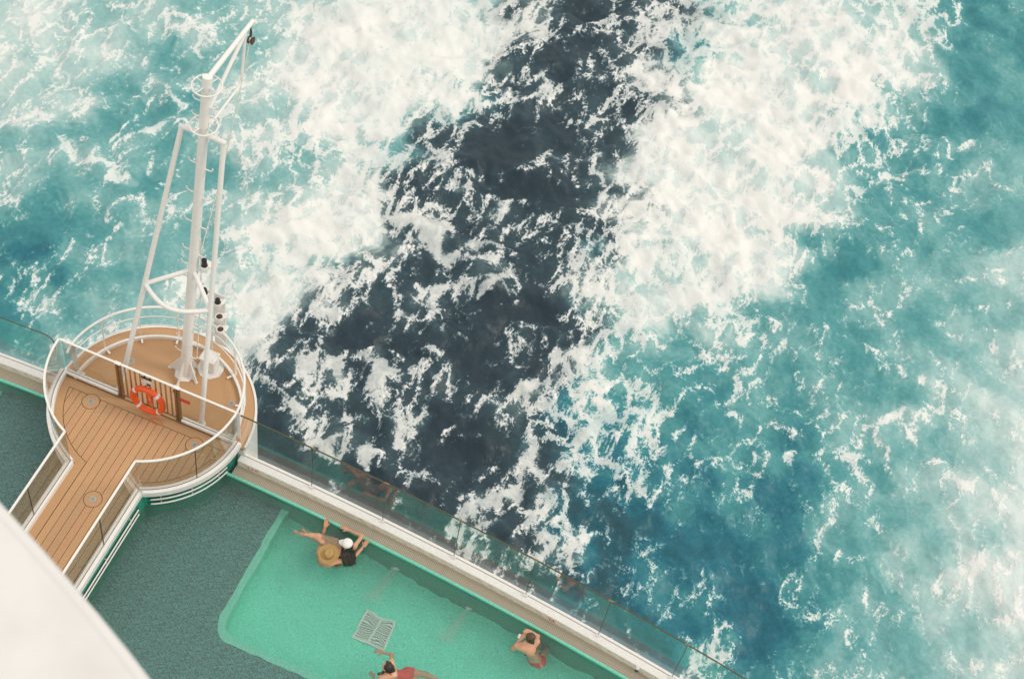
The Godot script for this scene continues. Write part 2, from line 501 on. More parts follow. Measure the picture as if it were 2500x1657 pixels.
# crests of the boiling water
const BILLOWS := [
	[Vector2(4.1, -25.6), Vector2(4.8, -27.7), Vector2(6.2, -28.5), Vector2(8.2, -27.7), Vector2(9.7, -26.2), Vector2(10.2, -24.5)],
	[Vector2(4.2, -22.9), Vector2(4.8, -24.6), Vector2(6.0, -25.5), Vector2(7.6, -24.7), Vector2(8.8, -23.1)],
	[Vector2(3.9, -28.3), Vector2(4.8, -30.2), Vector2(6.5, -30.9), Vector2(8.7, -30.2), Vector2(10.6, -28.8), Vector2(11.4, -26.6)],
	[Vector2(3.9, -31.4), Vector2(5.7, -32.9), Vector2(7.8, -33.2), Vector2(10.2, -32.7), Vector2(12.3, -32.8)],
	[Vector2(4.0, -33.8), Vector2(6.2, -35.5), Vector2(8.8, -35.9), Vector2(11.2, -35.6), Vector2(12.8, -35.7)],
	[Vector2(-7.7, -19.4), Vector2(-7.3, -21.7), Vector2(-6.1, -23.3), Vector2(-4.4, -23.2), Vector2(-2.9, -22.4)],
	[Vector2(-7.2, -16.6), Vector2(-7.0, -18.7), Vector2(-5.9, -19.9), Vector2(-4.1, -20.1), Vector2(-2.8, -19.3)],
	[Vector2(-8.5, -22.5), Vector2(-8.1, -24.9), Vector2(-6.9, -26.8), Vector2(-4.6, -27.8), Vector2(-3.0, -27.4)],
	[Vector2(-5.9, -14.0), Vector2(-5.5, -15.6), Vector2(-4.5, -16.3), Vector2(-3.3, -16.5)],
	[Vector2(4.1, -27.0), Vector2(4.8, -29.1), Vector2(6.3, -29.9), Vector2(8.3, -29.0), Vector2(10.0, -27.5), Vector2(10.6, -25.8)],
	[Vector2(4.0, -24.4), Vector2(4.7, -26.4), Vector2(6.2, -27.1), Vector2(8.0, -26.2), Vector2(9.1, -24.1), Vector2(9.4, -22.1)],
	[Vector2(3.5, -29.9), Vector2(4.8, -31.3), Vector2(6.7, -31.9), Vector2(9.2, -31.4), Vector2(11.0, -29.7), Vector2(11.7, -27.3)],
	[Vector2(3.6, -32.6), Vector2(5.7, -34.2), Vector2(8.3, -34.5), Vector2(11.0, -34.4), Vector2(12.7, -34.6)],
	[Vector2(4.5, -21.3), Vector2(5.2, -23.0), Vector2(6.6, -23.7), Vector2(8.0, -22.7), Vector2(8.7, -21.4)],
	[Vector2(-7.0, -21.6), Vector2(-7.0, -23.7), Vector2(-6.2, -25.7), Vector2(-4.5, -26.8), Vector2(-3.2, -26.1)],
	[Vector2(-7.7, -18.3), Vector2(-7.7, -20.8), Vector2(-6.6, -22.1), Vector2(-4.7, -22.6), Vector2(-3.2, -21.8)],
	[Vector2(-6.7, -15.2), Vector2(-6.4, -17.0), Vector2(-5.4, -18.2), Vector2(-3.8, -18.4), Vector2(-2.7, -17.8)],
	[Vector2(-9.5, -23.7), Vector2(-9.1, -26.6), Vector2(-7.5, -28.6), Vector2(-5.3, -29.3)],
	[Vector2(4.4, -35.2), Vector2(6.7, -36.9), Vector2(9.3, -37.5), Vector2(11.7, -37.2)],
	[Vector2(5.5, -14.9), Vector2(5.9, -16.4), Vector2(6.9, -16.9), Vector2(8.3, -16.4)],
	[Vector2(5.9, -10.0), Vector2(6.2, -11.4), Vector2(7.3, -11.6), Vector2(8.1, -10.8)],
]
# openings in the white water: x, z, radius, how open
const GAPS := [
	[-6.6, -24.3, 1.0, 0.80], [-6.0, -24.1, 0.6, 0.60], [-6.5, -20.6, 1.3, 0.85], [-7.3, -20.1, 0.9, 0.50], [-7.4, -17.6, 1.1, 0.90], [-3.2, -18.2, 0.9, 0.60], [-5.3, -19.3, 0.6, 0.50], [-4.3, -16.0, 0.8, 0.40], [-4.4, -27.4, 0.8, 0.30], [6.1, -21.7, 0.7, 0.60], [5.0, -19.9, 0.8, 0.50], [6.3, -28.9, 0.9, 0.55], [7.9, -29.8, 0.8, 0.50], [8.1, -27.5, 0.8, 0.50], [8.2, -33.7, 0.6, 0.60], [9.6, -33.1, 1.0, 0.60], [7.9, -35.2, 0.7, 0.50], [6.7, -36.1, 0.7, 0.55], [10.5, -28.7, 0.9, 0.50], [7.4, -23.3, 0.7, 0.35], [12.5, -34.2, 0.7, 0.60], [11.5, -38.8, 0.8, 0.60], [9.7, -38.6, 0.9, 0.60], [5.5, -32.5, 0.6, 0.60], [4.2, -30.8, 0.6, 0.50], [8.9, -25.8, 0.8, 0.50], [11.1, -26.0, 0.6, 0.60], [-10.0, -25.4, 0.9, 0.40], [-6.2, -27.2, 0.8, 0.30], [-8.8, -21.6, 1.0, 0.50], [-3.2, -24.6, 0.7, 0.30], [-4.5, -24.8, 0.9, 0.35], [6.0, -25.2, 0.9, 0.40]
]
# tone of the water: x, z, air mixed into it, far right painted haze (0 deep navy, 1 milky), loose foam on it
const TONES := [
	[-19.5, -22.2, 0.85, 0.55], [-16.8, -21.7, 0.80, 0.55], [-16.5, -18.6, 0.70, 0.45], [-15.4, -24.0, 0.68, 0.40], [-13.6, -20.9, 0.52, 0.30], [-12.3, -23.3, 0.50, 0.25],
	[-10.7, -19.9, 0.55, 0.28], [-11.8, -17.7, 0.50, 0.30], [-14.2, -16.4, 0.62, 0.35], [-13.7, -14.1, 0.45, 0.30], [-12.5, -12.6, 0.34, 0.25], [-10.8, -14.7, 0.50, 0.35],
	[-9.3, -15.5, 0.62, 0.35], [-10.3, -12.1, 0.60, 0.35], [-7.8, -13.4, 0.70, 0.40], [-12.5, -11.0, 0.40, 0.25], [-11.4, -25.1, 0.65, 0.40], [-10.0, -21.9, 0.72, 0.40],
	[-8.3, -24.3, 0.90, 0.60], [-5.5, -25.8, 0.95, 1.50], [-5.0, -28.6, 0.95, 1.50], [-6.6, -20.7, 0.62, 0.40], [-7.0, -18.0, 0.70, 0.45], [-4.3, -19.4, 0.90, 0.60],
	[-5.3, -14.7, 0.90, 0.60], [-3.5, -29.4, 0.90, 0.50], [-1.4, -30.1, 0.06, 0.40], [-0.3, -32.3, 0.06, 0.40], [1.4, -33.2, 0.08, 0.40], [-1.4, -26.5, 0.03, 0.30],
	[0.5, -28.5, 0.06, 0.38], [2.5, -28.8, 0.07, 0.38], [-1.5, -24.5, 0.02, 0.20], [-0.2, -25.7, 0.03, 0.25], [2.8, -24.9, 0.05, 0.35], [1.4, -23.0, 0.06, 0.30],
	[-1.7, -21.2, 0.03, 0.30], [2.9, -22.0, 0.04, 0.34], [1.6, -20.3, 0.10, 0.40], [-1.6, -17.8, 0.06, 0.34], [-0.3, -20.2, 0.12, 0.42], [-2.0, -15.2, 0.06, 0.36],
	[-0.4, -16.2, 0.08, 0.36], [2.1, -17.8, 0.03, 0.28], [3.3, -19.0, 0.03, 0.25], [-2.8, -13.0, 0.08, 0.42], [0.1, -13.5, 0.04, 0.34], [2.0, -14.4, 0.08, 0.38],
	[3.2, -16.4, 0.04, 0.28], [-1.3, -11.7, 0.06, 0.42], [-2.8, -11.1, 0.08, 0.46], [2.8, -12.6, 0.02, 0.26], [1.8, -11.2, 0.03, 0.28], [4.4, -12.3, 0.03, 0.30],
	[0.4, -10.0, 0.06, 0.36], [3.1, -10.1, 0.05, 0.32], [4.9, -14.8, 0.12, 0.42], [7.0, -13.2, 0.12, 0.42], [5.3, -10.1, 0.10, 0.40], [6.5, -13.9, 0.15, 0.42],
	[7.1, -16.9, 0.30, 0.45], [6.7, -20.7, 0.90, 0.60], [6.5, -26.1, 0.92, 0.60], [7.4, -31.5, 0.92, 0.60], [8.9, -35.7, 0.85, 0.55], [5.2, -27.8, 0.90, 0.60],
	[8.8, -24.0, 0.85, 0.50], [10.1, -28.1, 0.80, 0.50], [7.1, -18.5, 0.50, 0.50], [11.4, -36.3, 0.75, 0.50], [9.3, -18.5, 0.42, 0.40], [9.3, -15.8, 0.35, 0.42],
	[8.6, -14.3, 0.26, 0.42], [8.8, -12.4, 0.18, 0.38], [9.4, -10.1, 0.18, 0.36], [10.7, -11.6, 0.28, 0.34], [11.1, -14.3, 0.38, 0.34], [11.0, -18.0, 0.46, 0.33],
	[11.1, -21.9, 0.50, 0.30], [12.4, -25.8, 0.45, 0.24], [13.6, -31.1, 0.46, 0.20], [12.6, -31.7, 0.44, 0.22], [15.2, -35.6, 0.42, 0.12], [14.1, -40.2, 0.42, 0.14],
	[16.1, -38.8, 0.50, 0.14], [15.6, -29.7, 0.50, 0.24], [17.4, -32.6, 0.60, 0.22], [13.0, -20.9, 0.50, 0.30], [14.6, -23.7, 0.52, 0.28], [16.3, -26.7, 0.58, 0.26],
	[18.3, -28.0, 0.72, 0.34], [12.6, -16.8, 0.36, 0.30], [12.7, -14.6, 0.30, 0.22], [14.2, -14.0, 0.36, 0.26], [12.7, -11.7, 0.28, 0.30], [12.1, -10.1, 0.28, 0.32],
	[14.4, -10.8, 0.30, 0.30], [13.8, -9.0, 0.28, 0.34], [14.6, -17.8, 0.50, 0.33], [15.9, -15.7, 0.55, 0.30], [16.4, -19.6, 0.60, 0.30], [16.5, -22.6, 0.60, 0.30],
	[18.1, -22.4, 0.72, 0.34], [19.5, -22.1, 0.85, 0.34], [18.8, -19.0, 0.75, 0.36], [20.2, -18.7, 0.90, 0.36], [18.1, -15.9, 0.66, 0.32], [17.3, -13.0, 0.60, 0.38],  # palest values here hold the haze over the right edge as colour
	[16.4, -11.0, 0.52, 0.38], [19.4, -13.2, 0.72, 0.38], [20.9, -15.5, 0.92, 0.40], [21.5, -12.9, 0.80, 0.36], [19.1, -11.5, 0.66, 0.34], [-19.8, -18.0, 0.75, 0.45],
	[-15.6, -11.5, 0.45, 0.30], [4.4, -7.0, 0.08, 0.35], [8.5, -7.3, 0.12, 0.34], [12.8, -7.0, 0.25, 0.32], [16.5, -8.3, 0.45, 0.34], [21.5, -10.3, 0.70, 0.36],
	[19.4, -36.6, 0.50, 0.20], [21.3, -26.0, 0.80, 0.30], [22.9, -17.3, 0.90, 0.36], [-13.4, -30.8, 0.75, 0.45], [-0.4, -38.2, 0.10, 0.40], [8.7, -43.4, 0.60, 0.45],
	[-19.3, -27.5, 0.80, 0.50], [13.8, -46.3, 0.45, 0.20], [-6.2, -10.4, 0.35, 0.35],
]

const SEA_X := -24.0
const SEA_Z := -47.0
const SEA_W := 48.0
const SEA_D := 40.0
const TEX_W := 2048
const TEX_H := 1707

var lay_foam: PackedByteArray
var lay_tone: PackedByteArray
var lay_loose: PackedByteArray
var lay_rise: PackedByteArray
var lay_core: PackedByteArray
var lay_crest: PackedByteArray

func near_line(p: Vector2, line: Array) -> float:
	var best := 1e9
	for i in line.size() - 1:
		best = minf(best, p.distance_squared_to(Geometry2D.get_closest_point_to_segment(p, line[i], line[i + 1])))
	return sqrt(best)

func layout_sea() -> void:
	var gw := 256
	var gh := 214
	var foam := PackedFloat32Array(); foam.resize(gw * gh)
	var tone := PackedFloat32Array(); tone.resize(gw * gh)
	var loose := PackedFloat32Array(); loose.resize(gw * gh)
	var rise := PackedFloat32Array(); rise.resize(gw * gh)
	var step := Vector2(SEA_W / gw, SEA_D / gh)
	for j in gh:
		for i in gw:
			var p := Vector2(SEA_X + (i + 0.5) * step.x, SEA_Z + (j + 0.5) * step.y)
			var k := j * gw + i
			if i % 2 == 0 and j % 2 == 0:
				var sw := 0.0; var st := 0.0; var sl := 0.0
				for t in TONES:
					var dx: float = p.x - t[0]
					var dz: float = p.y - t[1]
					var d := dx * dx + dz * dz + 0.35
					var w := 1.0 / (d * d)
					sw += w; st += w * t[2]; sl += w * t[3]
				tone[k] = st / sw
				loose[k] = sl / sw
			else:
				var kk := (j - j % 2) * gw + i - i % 2
				tone[k] = tone[kk]
				loose[k] = loose[kk]
	for sh in SHEETS:
		var poly := PackedVector2Array(sh[0])
		var f: float = sh[2]
		for k in span(poly, f * 2.0, gw, gh):
			var p := Vector2(SEA_X + (k % gw + 0.5) * step.x, SEA_Z + (k / gw + 0.5) * step.y)
			var d := near_line(p, sh[0] + [sh[0][0]])
			if not Geometry2D.is_point_in_polygon(p, poly): d = -d
			foam[k] = maxf(foam[k], sh[1] * smoothstep(-f, f, d))
	var core := PackedFloat32Array(); core.resize(gw * gh)
	var core_poly := PackedVector2Array(CORE)
	for k in span(core_poly, 2.0, gw, gh):
		var p := Vector2(SEA_X + (k % gw + 0.5) * step.x, SEA_Z + (k / gw + 0.5) * step.y)
		var d := near_line(p, CORE + [CORE[0]])
		if not Geometry2D.is_point_in_polygon(p, core_poly): d = -d
		core[k] = smoothstep(-1.1, 0.9, d)
	lay_core = spread_out(core, gw, gh)
	for sk in STREAKS:
		var r: float = sk[1]
		for k in span(PackedVector2Array(sk[0]), r * 2.0, gw, gh):
			var p := Vector2(SEA_X + (k % gw + 0.5) * step.x, SEA_Z + (k / gw + 0.5) * step.y)
			var a: float = sk[2] * smoothstep(r * 2.2, r * 0.2, near_line(p, sk[0]))
			foam[k] = maxf(foam[k], a if sk[2] > 0.72 else a * 0.82)
			loose[k] = maxf(loose[k], a)
	for b in BILLOWS:
		for k in span(PackedVector2Array(b), 2.4, gw, gh):
			var p := Vector2(SEA_X + (k % gw + 0.5) * step.x, SEA_Z + (k / gw + 0.5) * step.y)
			var d := near_line(p, b)
			var nearest := 0
			for i in range(1, b.size() - 1):
				if p.distance_squared_to(b[i]) < p.distance_squared_to(b[nearest]): nearest = i
			var a0: Vector2 = b[maxi(nearest - 1, 0)]
			var a1: Vector2 = b[mini(nearest + 1, b.size() - 1)]
			var inner := (a1 - a0).cross(p - a0) > 0.0
			var tip := clampf(minf(p.distance_to(b[0]), p.distance_to(b[b.size() - 1])) / 1.5, 0.15, 1.0)
			rise[k] = maxf(rise[k], tip * (exp(-d / 0.85) if inner else exp(-d * d / 0.05)))
	for g in GAPS:
		var c := Vector2(g[0], g[1])
		for k in span(PackedVector2Array([c]), g[2] * 2.2, gw, gh):
			var p := Vector2(SEA_X + (k % gw + 0.5) * step.x, SEA_Z + (k / gw + 0.5) * step.y)
			foam[k] *= 1.0 - g[3] * exp(-p.distance_squared_to(c) / (g[2] * g[2]))
	lay_crest = curling_crests()
	lay_foam = spread_out(foam, gw, gh)
	lay_tone = spread_out(tone, gw, gh)
	lay_loose = spread_out(loose, gw, gh)
	lay_rise = spread_out(rise, gw, gh)

# curled crests thrown up by the screws: a sharp outer edge, thinning foam behind it
func curling_crests() -> PackedByteArray:
	var gw := 820
	var gh := 683
	var a := PackedFloat32Array(); a.resize(gw * gh)
	var rng := RandomNumberGenerator.new()
	rng.seed = 4711
	var aft := Vector2(-0.45, -0.89)
	var out := Vector2(0.92, -0.39)
	var zones := [[PackedVector2Array(SHEETS[0][0]), aft, 46, 0.8, 3.0], [PackedVector2Array(SHEETS[1][0]), (aft + out * 0.7).normalized(), 64, 0.8, 3.0], [PackedVector2Array(CORE), aft, 80, 0.5, 1.6],
		[PackedVector2Array([Vector2(8, -12), Vector2(20, -16), Vector2(22, -30), Vector2(14, -34), Vector2(6, -20)]), (aft + out * 0.4).normalized(), 80, 0.5, 1.8],
		[PackedVector2Array([Vector2(-22, -24), Vector2(-12, -34), Vector2(-7, -24), Vector2(-8, -10), Vector2(-14, -10)]), (aft - out * 0.5).normalized(), 60, 0.5, 1.8]]
	for zn in zones:
		var poly: PackedVector2Array = zn[0]
		var lo := poly[0]; var hi := poly[0]
		for q in poly:
			lo = lo.min(q); hi = hi.max(q)
		var made := 0
		for tries in 4000:
			if made >= zn[2]: break
			var c := Vector2(rng.randf_range(lo.x, hi.x), rng.randf_range(lo.y, hi.y))
			if not Geometry2D.is_point_in_polygon(c, poly): continue
			made += 1
			var big: float = lerpf(zn[3], zn[4], pow(rng.randf(), 1.6))
			var dir: Vector2 = (zn[1] as Vector2).rotated(rng.randfn(0.0, 0.45))
			var half := rng.randf_range(0.7, 1.5)
			var power := rng.randf_range(0.45, 1.0)
			var flat := rng.randf_range(0.7, 1.0)
			for k in span(PackedVector2Array([c]), big * 1.2 + 0.3, gw, gh):
				var v := Vector2(SEA_X + (k % gw + 0.5) * SEA_W / gw, SEA_Z + (k / gw + 0.5) * SEA_D / gh) - c
				var al := v.dot(dir)
				var ac := v.cross(dir) * flat
				var r := sqrt(al * al + ac * ac)
				if r < 0.05 or r > big + 0.3: continue
				var an := absf(atan2(ac, al))
				if an > half: continue
				var d := r - big
				var w := power * smoothstep(half, half * 0.45, an)
				w *= exp(-d * d / 0.012) if d > 0.0 else exp(d / (0.12 + 0.2 * big))
				if w > a[k]: a[k] = w
	return spread_out(a, gw, gh)

func span(p: PackedVector2Array, margin: float, gw: int, gh: int) -> PackedInt32Array:
	var lo := p[0]; var hi := p[0]
	for q in p:
		lo = lo.min(q); hi = hi.max(q)
	var i0 := clampi(int((lo.x - margin - SEA_X) / SEA_W * gw), 0, gw - 1)
	var i1 := clampi(int((hi.x + margin - SEA_X) / SEA_W * gw), 0, gw - 1)
	var j0 := clampi(int((lo.y - margin - SEA_Z) / SEA_D * gh), 0, gh - 1)
	var j1 := clampi(int((hi.y + margin - SEA_Z) / SEA_D * gh), 0, gh - 1)
	var out := PackedInt32Array()
	for j in range(j0, j1 + 1):
		for i in range(i0, i1 + 1): out.append(j * gw + i)
	return out

func spread_out(a: PackedFloat32Array, gw: int, gh: int) -> PackedByteArray:
	var im := Image.create_from_data(gw, gh, false, Image.FORMAT_RF, a.to_byte_array())
	im.resize(TEX_W, TEX_H, Image.INTERPOLATE_CUBIC)
	im.convert(Image.FORMAT_L8)
	return im.get_data()

func field(f: FastNoiseLite, warp_amp := 0.0, warp_freq := 0.0) -> PackedByteArray:
	if warp_amp > 0.0:
		f.domain_warp_enabled = true
		f.domain_warp_amplitude = warp_amp
		f.domain_warp_frequency = warp_freq
		f.domain_warp_fractal_type = FastNoiseLite.DOMAIN_WARP_FRACTAL_PROGRESSIVE
		f.domain_warp_fractal_octaves = 4
	var im := f.get_image(TEX_W, TEX_H)
	im.convert(Image.FORMAT_L8)
	return im.get_data()

# table that spreads the values of a field evenly over 0..255
func evened(a: PackedByteArray) -> PackedInt32Array:
	var h := PackedInt32Array(); h.resize(256)
	for i in range(0, a.size(), 23): h[a[i]] += 1
	var total := 0
	for i in 256: total += h[i]
	var out := PackedInt32Array(); out.resize(256)
	var run := 0
	for i in 256:
		run += h[i]
		out[i] = int((run - h[i] * 0.5) * 255.0 / total)
	return out

func tone_table(stops: Array) -> PackedInt32Array:
	var ramp := PackedInt32Array()
	ramp.resize(256 * 3)
	for i in 256:
		var t := i / 255.0
		var c: Color = stops[stops.size() - 1][1]
		for s in stops.size() - 1:
			if t >= stops[s][0] and t <= stops[s + 1][0]:
				c = (stops[s][1] as Color).lerp(stops[s + 1][1], (t - stops[s][0]) / (stops[s + 1][0] - stops[s][0]))
		ramp[i * 3] = int(c.r * 255.0); ramp[i * 3 + 1] = int(c.g * 255.0); ramp[i * 3 + 2] = int(c.b * 255.0)
	return ramp

func build_sea() -> void:
	layout_sea()
	var px := SEA_W / TEX_W
	var w1 := field(noise(px / 3.2, 101, 4))
	var w2 := field(noise(px / 3.2, 202, 4))
	var vein_a := field(noise(px / 4.6, 303, 5), 70.0, px / 2.6)
	var vein_b := field(noise(px / 1.9, 313, 5), 40.0, px / 1.2)
	# torn strands, two sizes; evened out so that a threshold is a share of the surface
	var thread := field(noise(px / 0.95, 404, 5, FastNoiseLite.FRACTAL_RIDGED), 30.0, px / 0.8)
	var thread_lut := evened(thread)
	var lacework := field(noise(px / 0.3, 414, 4, FastNoiseLite.FRACTAL_RIDGED), 13.0, px / 0.4)
	var lace_lut := evened(lacework)
	var cloud := field(noise(px / 2.8, 505, 6), 70.0, px / 2.2)
	var cloud_lut := evened(cloud)
	var fine := field(noise(px / 0.22, 606, 4), 8.0, px / 0.3)
	var fine_lut := evened(fine)
	var mixed := PackedFloat32Array()
	mixed.resize(512)
	for i in 512:
		# the mean of two even spreads, evened again
		var u := i / 510.0
		mixed[i] = 2.0 * u * u if u < 0.5 else 1.0 - 2.0 * (1.0 - u) * (1.0 - u)
	# tone of the water by the air in it and the haze painted in
	var stops := [[0.0, lin(0.014, 0.03, 0.042)], [0.12, lin(0.016, 0.055, 0.07)], [0.3, lin(0.011, 0.13, 0.18)], [0.5, lin(0.06, 0.26, 0.272)], [0.7, lin(0.22, 0.42, 0.41)], [0.9, lin(0.45, 0.585, 0.565)], [1.0, lin(0.58, 0.66, 0.64)]]
	var slate := [[0.0, lin(0.012, 0.03, 0.043)], [0.3, lin(0.03, 0.065, 0.08)], [0.6, lin(0.16, 0.22, 0.225)], [0.85, lin(0.4, 0.48, 0.465)], [1.0, lin(0.58, 0.65, 0.63)]]
	var ramp := tone_table(stops)
	var grey := tone_table(slate)
	var white := lin(0.77, 0.765, 0.735)
	var wr := white.r * 255.0
	var wg := white.g * 255.0
	var wb := white.b * 255.0
	var pix := PackedByteArray(); pix.resize(TEX_W * TEX_H * 3)
	var high := PackedByteArray(); high.resize(TEX_W * TEX_H)
	var last := TEX_W * TEX_H - 1
	for j in TEX_H:
		var row := j * TEX_W
		for i in TEX_W:
			var k := row + i
			var di := ((w1[k] - 128) * 52) >> 7
			var dj := ((w2[k] - 128) * 52) >> 7
			var q := k + di + dj * TEX_W
			if q < 0: q = 0
			elif q > last: q = last
			var m := lay_foam[q] / 255.0
			var l := lay_loose[q] / 255.0
			var hue := lay_core[q] / 255.0
			var up := lay_rise[k + (di * 3 >> 3) + (dj * 3 >> 3) * TEX_W] / 255.0 if j > 30 and j < TEX_H - 30 else 0.0
			var cr := lay_crest[k + (di >> 1) + (dj >> 1) * TEX_W] / 255.0 if j > 60 and j < TEX_H - 60 else 0.0
			var cl := cloud_lut[cloud[k]] / 255.0
			var fi := fine_lut[fine[k]] / 255.0
			var r := mixed[(thread_lut[thread[(j >> 1) * TEX_W + i]] * 23 + lace_lut[lacework[k]] * 9) >> 4] * 0.9 + fi * 0.1
			# share of the surface under foam
			var share := l * 0.7 - 0.07 + (cl - 0.5) * (0.22 + 0.16 * hue)
			var na := vein_a[k] - 128
			var fa := 1.0 - (na if na > 0 else -na) / (5.0 + 20.0 * l)
			var nb := vein_b[k] - 128
			var fb := 0.8 - (nb if nb > 0 else -nb) / (4.0 + 18.0 * l)
			if fb > fa: fa = fb
			if fa > 0.0: share += fa * (0.1 + 0.34 * l) * (0.35 + cl)
			share += cr * (0.14 + 0.7 * l + 0.25 * hue) - 0.05 - 0.05 * hue
			if m > 0.02:
				up *= 0.35 + 0.9 * cl
				var dense := m * 0.76 + (cl - 0.5) * 0.32 + up * 0.42 * m + cr * 0.34 * m
				if dense > share: share = dense
				else: share += m * 0.2
			var foam := (r - 1.0 + share) * 4.0 + 0.24
			if share > 0.85: foam += (share - 0.85) * 2.0
			if foam > 1.0: foam = 1.0
			elif foam < 0.0: foam = 0.0
			var t := lay_tone[q] + int((cl - 0.5) * 36.0 + (fi - 0.5) * 12.0 + m * 18.0 + (share if share > 0.0 else 0.0) * (30.0 + 60.0 * hue) + 12.0 * (1.0 - hue))
			t = (0 if t < 0 else (255 if t > 255 else t)) * 3
			# thin foam lets the milky water through
			var body := foam * (0.5 + 0.2 * cl + 0.24 * r + 0.4 * up * m)
			if share < 0.5: body = foam * (0.25 + 0.75 * foam) * (0.42 + 0.25 * fi + 0.42 * r)
			if body > 1.0: body = 1.0
			var o := k * 3
			var br := ramp[t] + (grey[t] - ramp[t]) * hue
			var bg := ramp[t + 1] + (grey[t + 1] - ramp[t + 1]) * hue
			var bb := ramp[t + 2] + (grey[t + 2] - ramp[t + 2]) * hue
			pix[o] = int(br + (wr - br) * body)
			pix[o + 1] = int(bg + (wg - bg) * body)
			pix[o + 2] = int(bb + (wb - bb) * body)
			high[k] = int(foam * 50.0 + cl * 50.0 + fi * 30.0 + r * 40.0 + cr * 80.0)
	var m1 := StandardMaterial3D.new()
	m1.resource_name = "sea"
	m1.albedo_texture = ImageTexture.create_from_image(Image.create_from_data(TEX_W, TEX_H, false, Image.FORMAT_RGB8, pix))
	m1.roughness = 0.45
	m1.metallic_specular = 0.4
	m1.texture_repeat = false
	m1.heightmap_enabled = true
	m1.heightmap_texture = ImageTexture.create_from_image(Image.create_from_data(TEX_W, TEX_H, false, Image.FORMAT_L8, high))
	m1.heightmap_scale = 5.0
	# near sheet with real swell and boiling crests
	var nx := 400
	var nz := 334
	var vv := PackedVector3Array(); vv.resize((nx + 1) * (nz + 1))
	var uv := PackedVector2Array(); uv.resize(vv.size())
	var swell := noise(1.0 / 7.0, 11, 3)
	var chop := noise(1.0 / 1.6, 12, 3)
	for j in nz + 1:
		for i in nx + 1:
			var u := float(i) / nx
			var t := float(j) / nz
			var x := SEA_X + u * SEA_W
			var z := SEA_Z + t * SEA_D
			var k := mini(int(t * TEX_H), TEX_H - 1) * TEX_W + mini(int(u * TEX_W), TEX_W - 1)
			var edge := clampf(minf(minf(u, 1.0 - u) * SEA_W, minf(t, 1.0 - t) * SEA_D) / 1.5, 0.0, 1.0)
			var h := swell.get_noise_2d(x, z) * 0.35 + chop.get_noise_2d(x, z) * (0.2 + 0.08 * lay_foam[k] / 255.0) + lay_foam[k] / 255.0 * 0.15 + lay_rise[k] / 255.0 * 0.1 + lay_crest[k] / 255.0 * 0.07
			vv[j * (nx + 1) + i] = Vector3(x, SEA + h * edge, z)
			uv[j * (nx + 1) + i] = Vector2(u, t)
	var ix := PackedInt32Array(); ix.resize(nx * nz * 6)
	var c := 0
	for j in nz:
		for i in nx:
			var a := j * (nx + 1) + i
			for q in [a, a + 1, a + nx + 2, a, a + nx + 2, a + nx + 1]:
				ix[c] = q
				c += 1
	var nn := PackedVector3Array(); nn.resize(vv.size())
	for j in nz + 1:
		for i in nx + 1:
			var a := j * (nx + 1) + i
			var l := vv[a - 1] if i > 0 else vv[a]
			var r := vv[a + 1] if i < nx else vv[a]
			var b := vv[a - nx - 1] if j > 0 else vv[a]
			var f := vv[a + nx + 1] if j < nz else vv[a]
			nn[a] = (f - b).cross(r - l).normalized()
	var arr := []
	arr.resize(Mesh.ARRAY_MAX)
	arr[Mesh.ARRAY_VERTEX] = vv
	arr[Mesh.ARRAY_NORMAL] = nn
	arr[Mesh.ARRAY_TEX_UV] = uv
	arr[Mesh.ARRAY_INDEX] = ix
	var mesh := ArrayMesh.new()
	mesh.add_surface_from_arrays(Mesh.PRIMITIVE_TRIANGLES, arr)
	mesh.surface_set_material(0, m1)
	# the open sea round it, to the horizon
	var s := Shape.new()
	var far := 3000.0
	var x0 := SEA_X; var x1 := SEA_X + SEA_W; var z0 := SEA_Z; var z1 := SEA_Z + SEA_D
	for r in [[-far, -far, far, z0], [-far, z1, far, far], [-far, z0, x0, z1], [x1, z0, far, z1]]:
		s.quad(Vector3(r[0], SEA, r[3]), Vector3(r[2], SEA, r[3]), Vector3(r[2], SEA, r[1]), Vector3(r[0], SEA, r[1]))
	var rest := s.mesh()
	mesh.add_surface_from_arrays(Mesh.PRIMITIVE_TRIANGLES, rest.surface_get_arrays(0))
	var m2 := mat("open_sea", lin(1, 1, 1), 0.35)
	cover(m2, tones([lin(0.012, 0.05, 0.07), lin(0.015, 0.15, 0.2), lin(0.03, 0.22, 0.26), lin(0.3, 0.48, 0.48), lin(0.75, 0.75, 0.72)], 0.012, 77, 6), 0.05, relief(0.02, 78, 5), 20.0)
	mesh.surface_set_material(1, m2)
	var o := MeshInstance3D.new()
	o.name = numbered("sea")
	o.mesh = mesh
	o.set_meta("kind", "structure")
	o.set_meta("label", "churning turquoise and navy sea with the ship's white foaming wake")
	add_child(o)

# ---------------------------------------------------------------- hull and pool

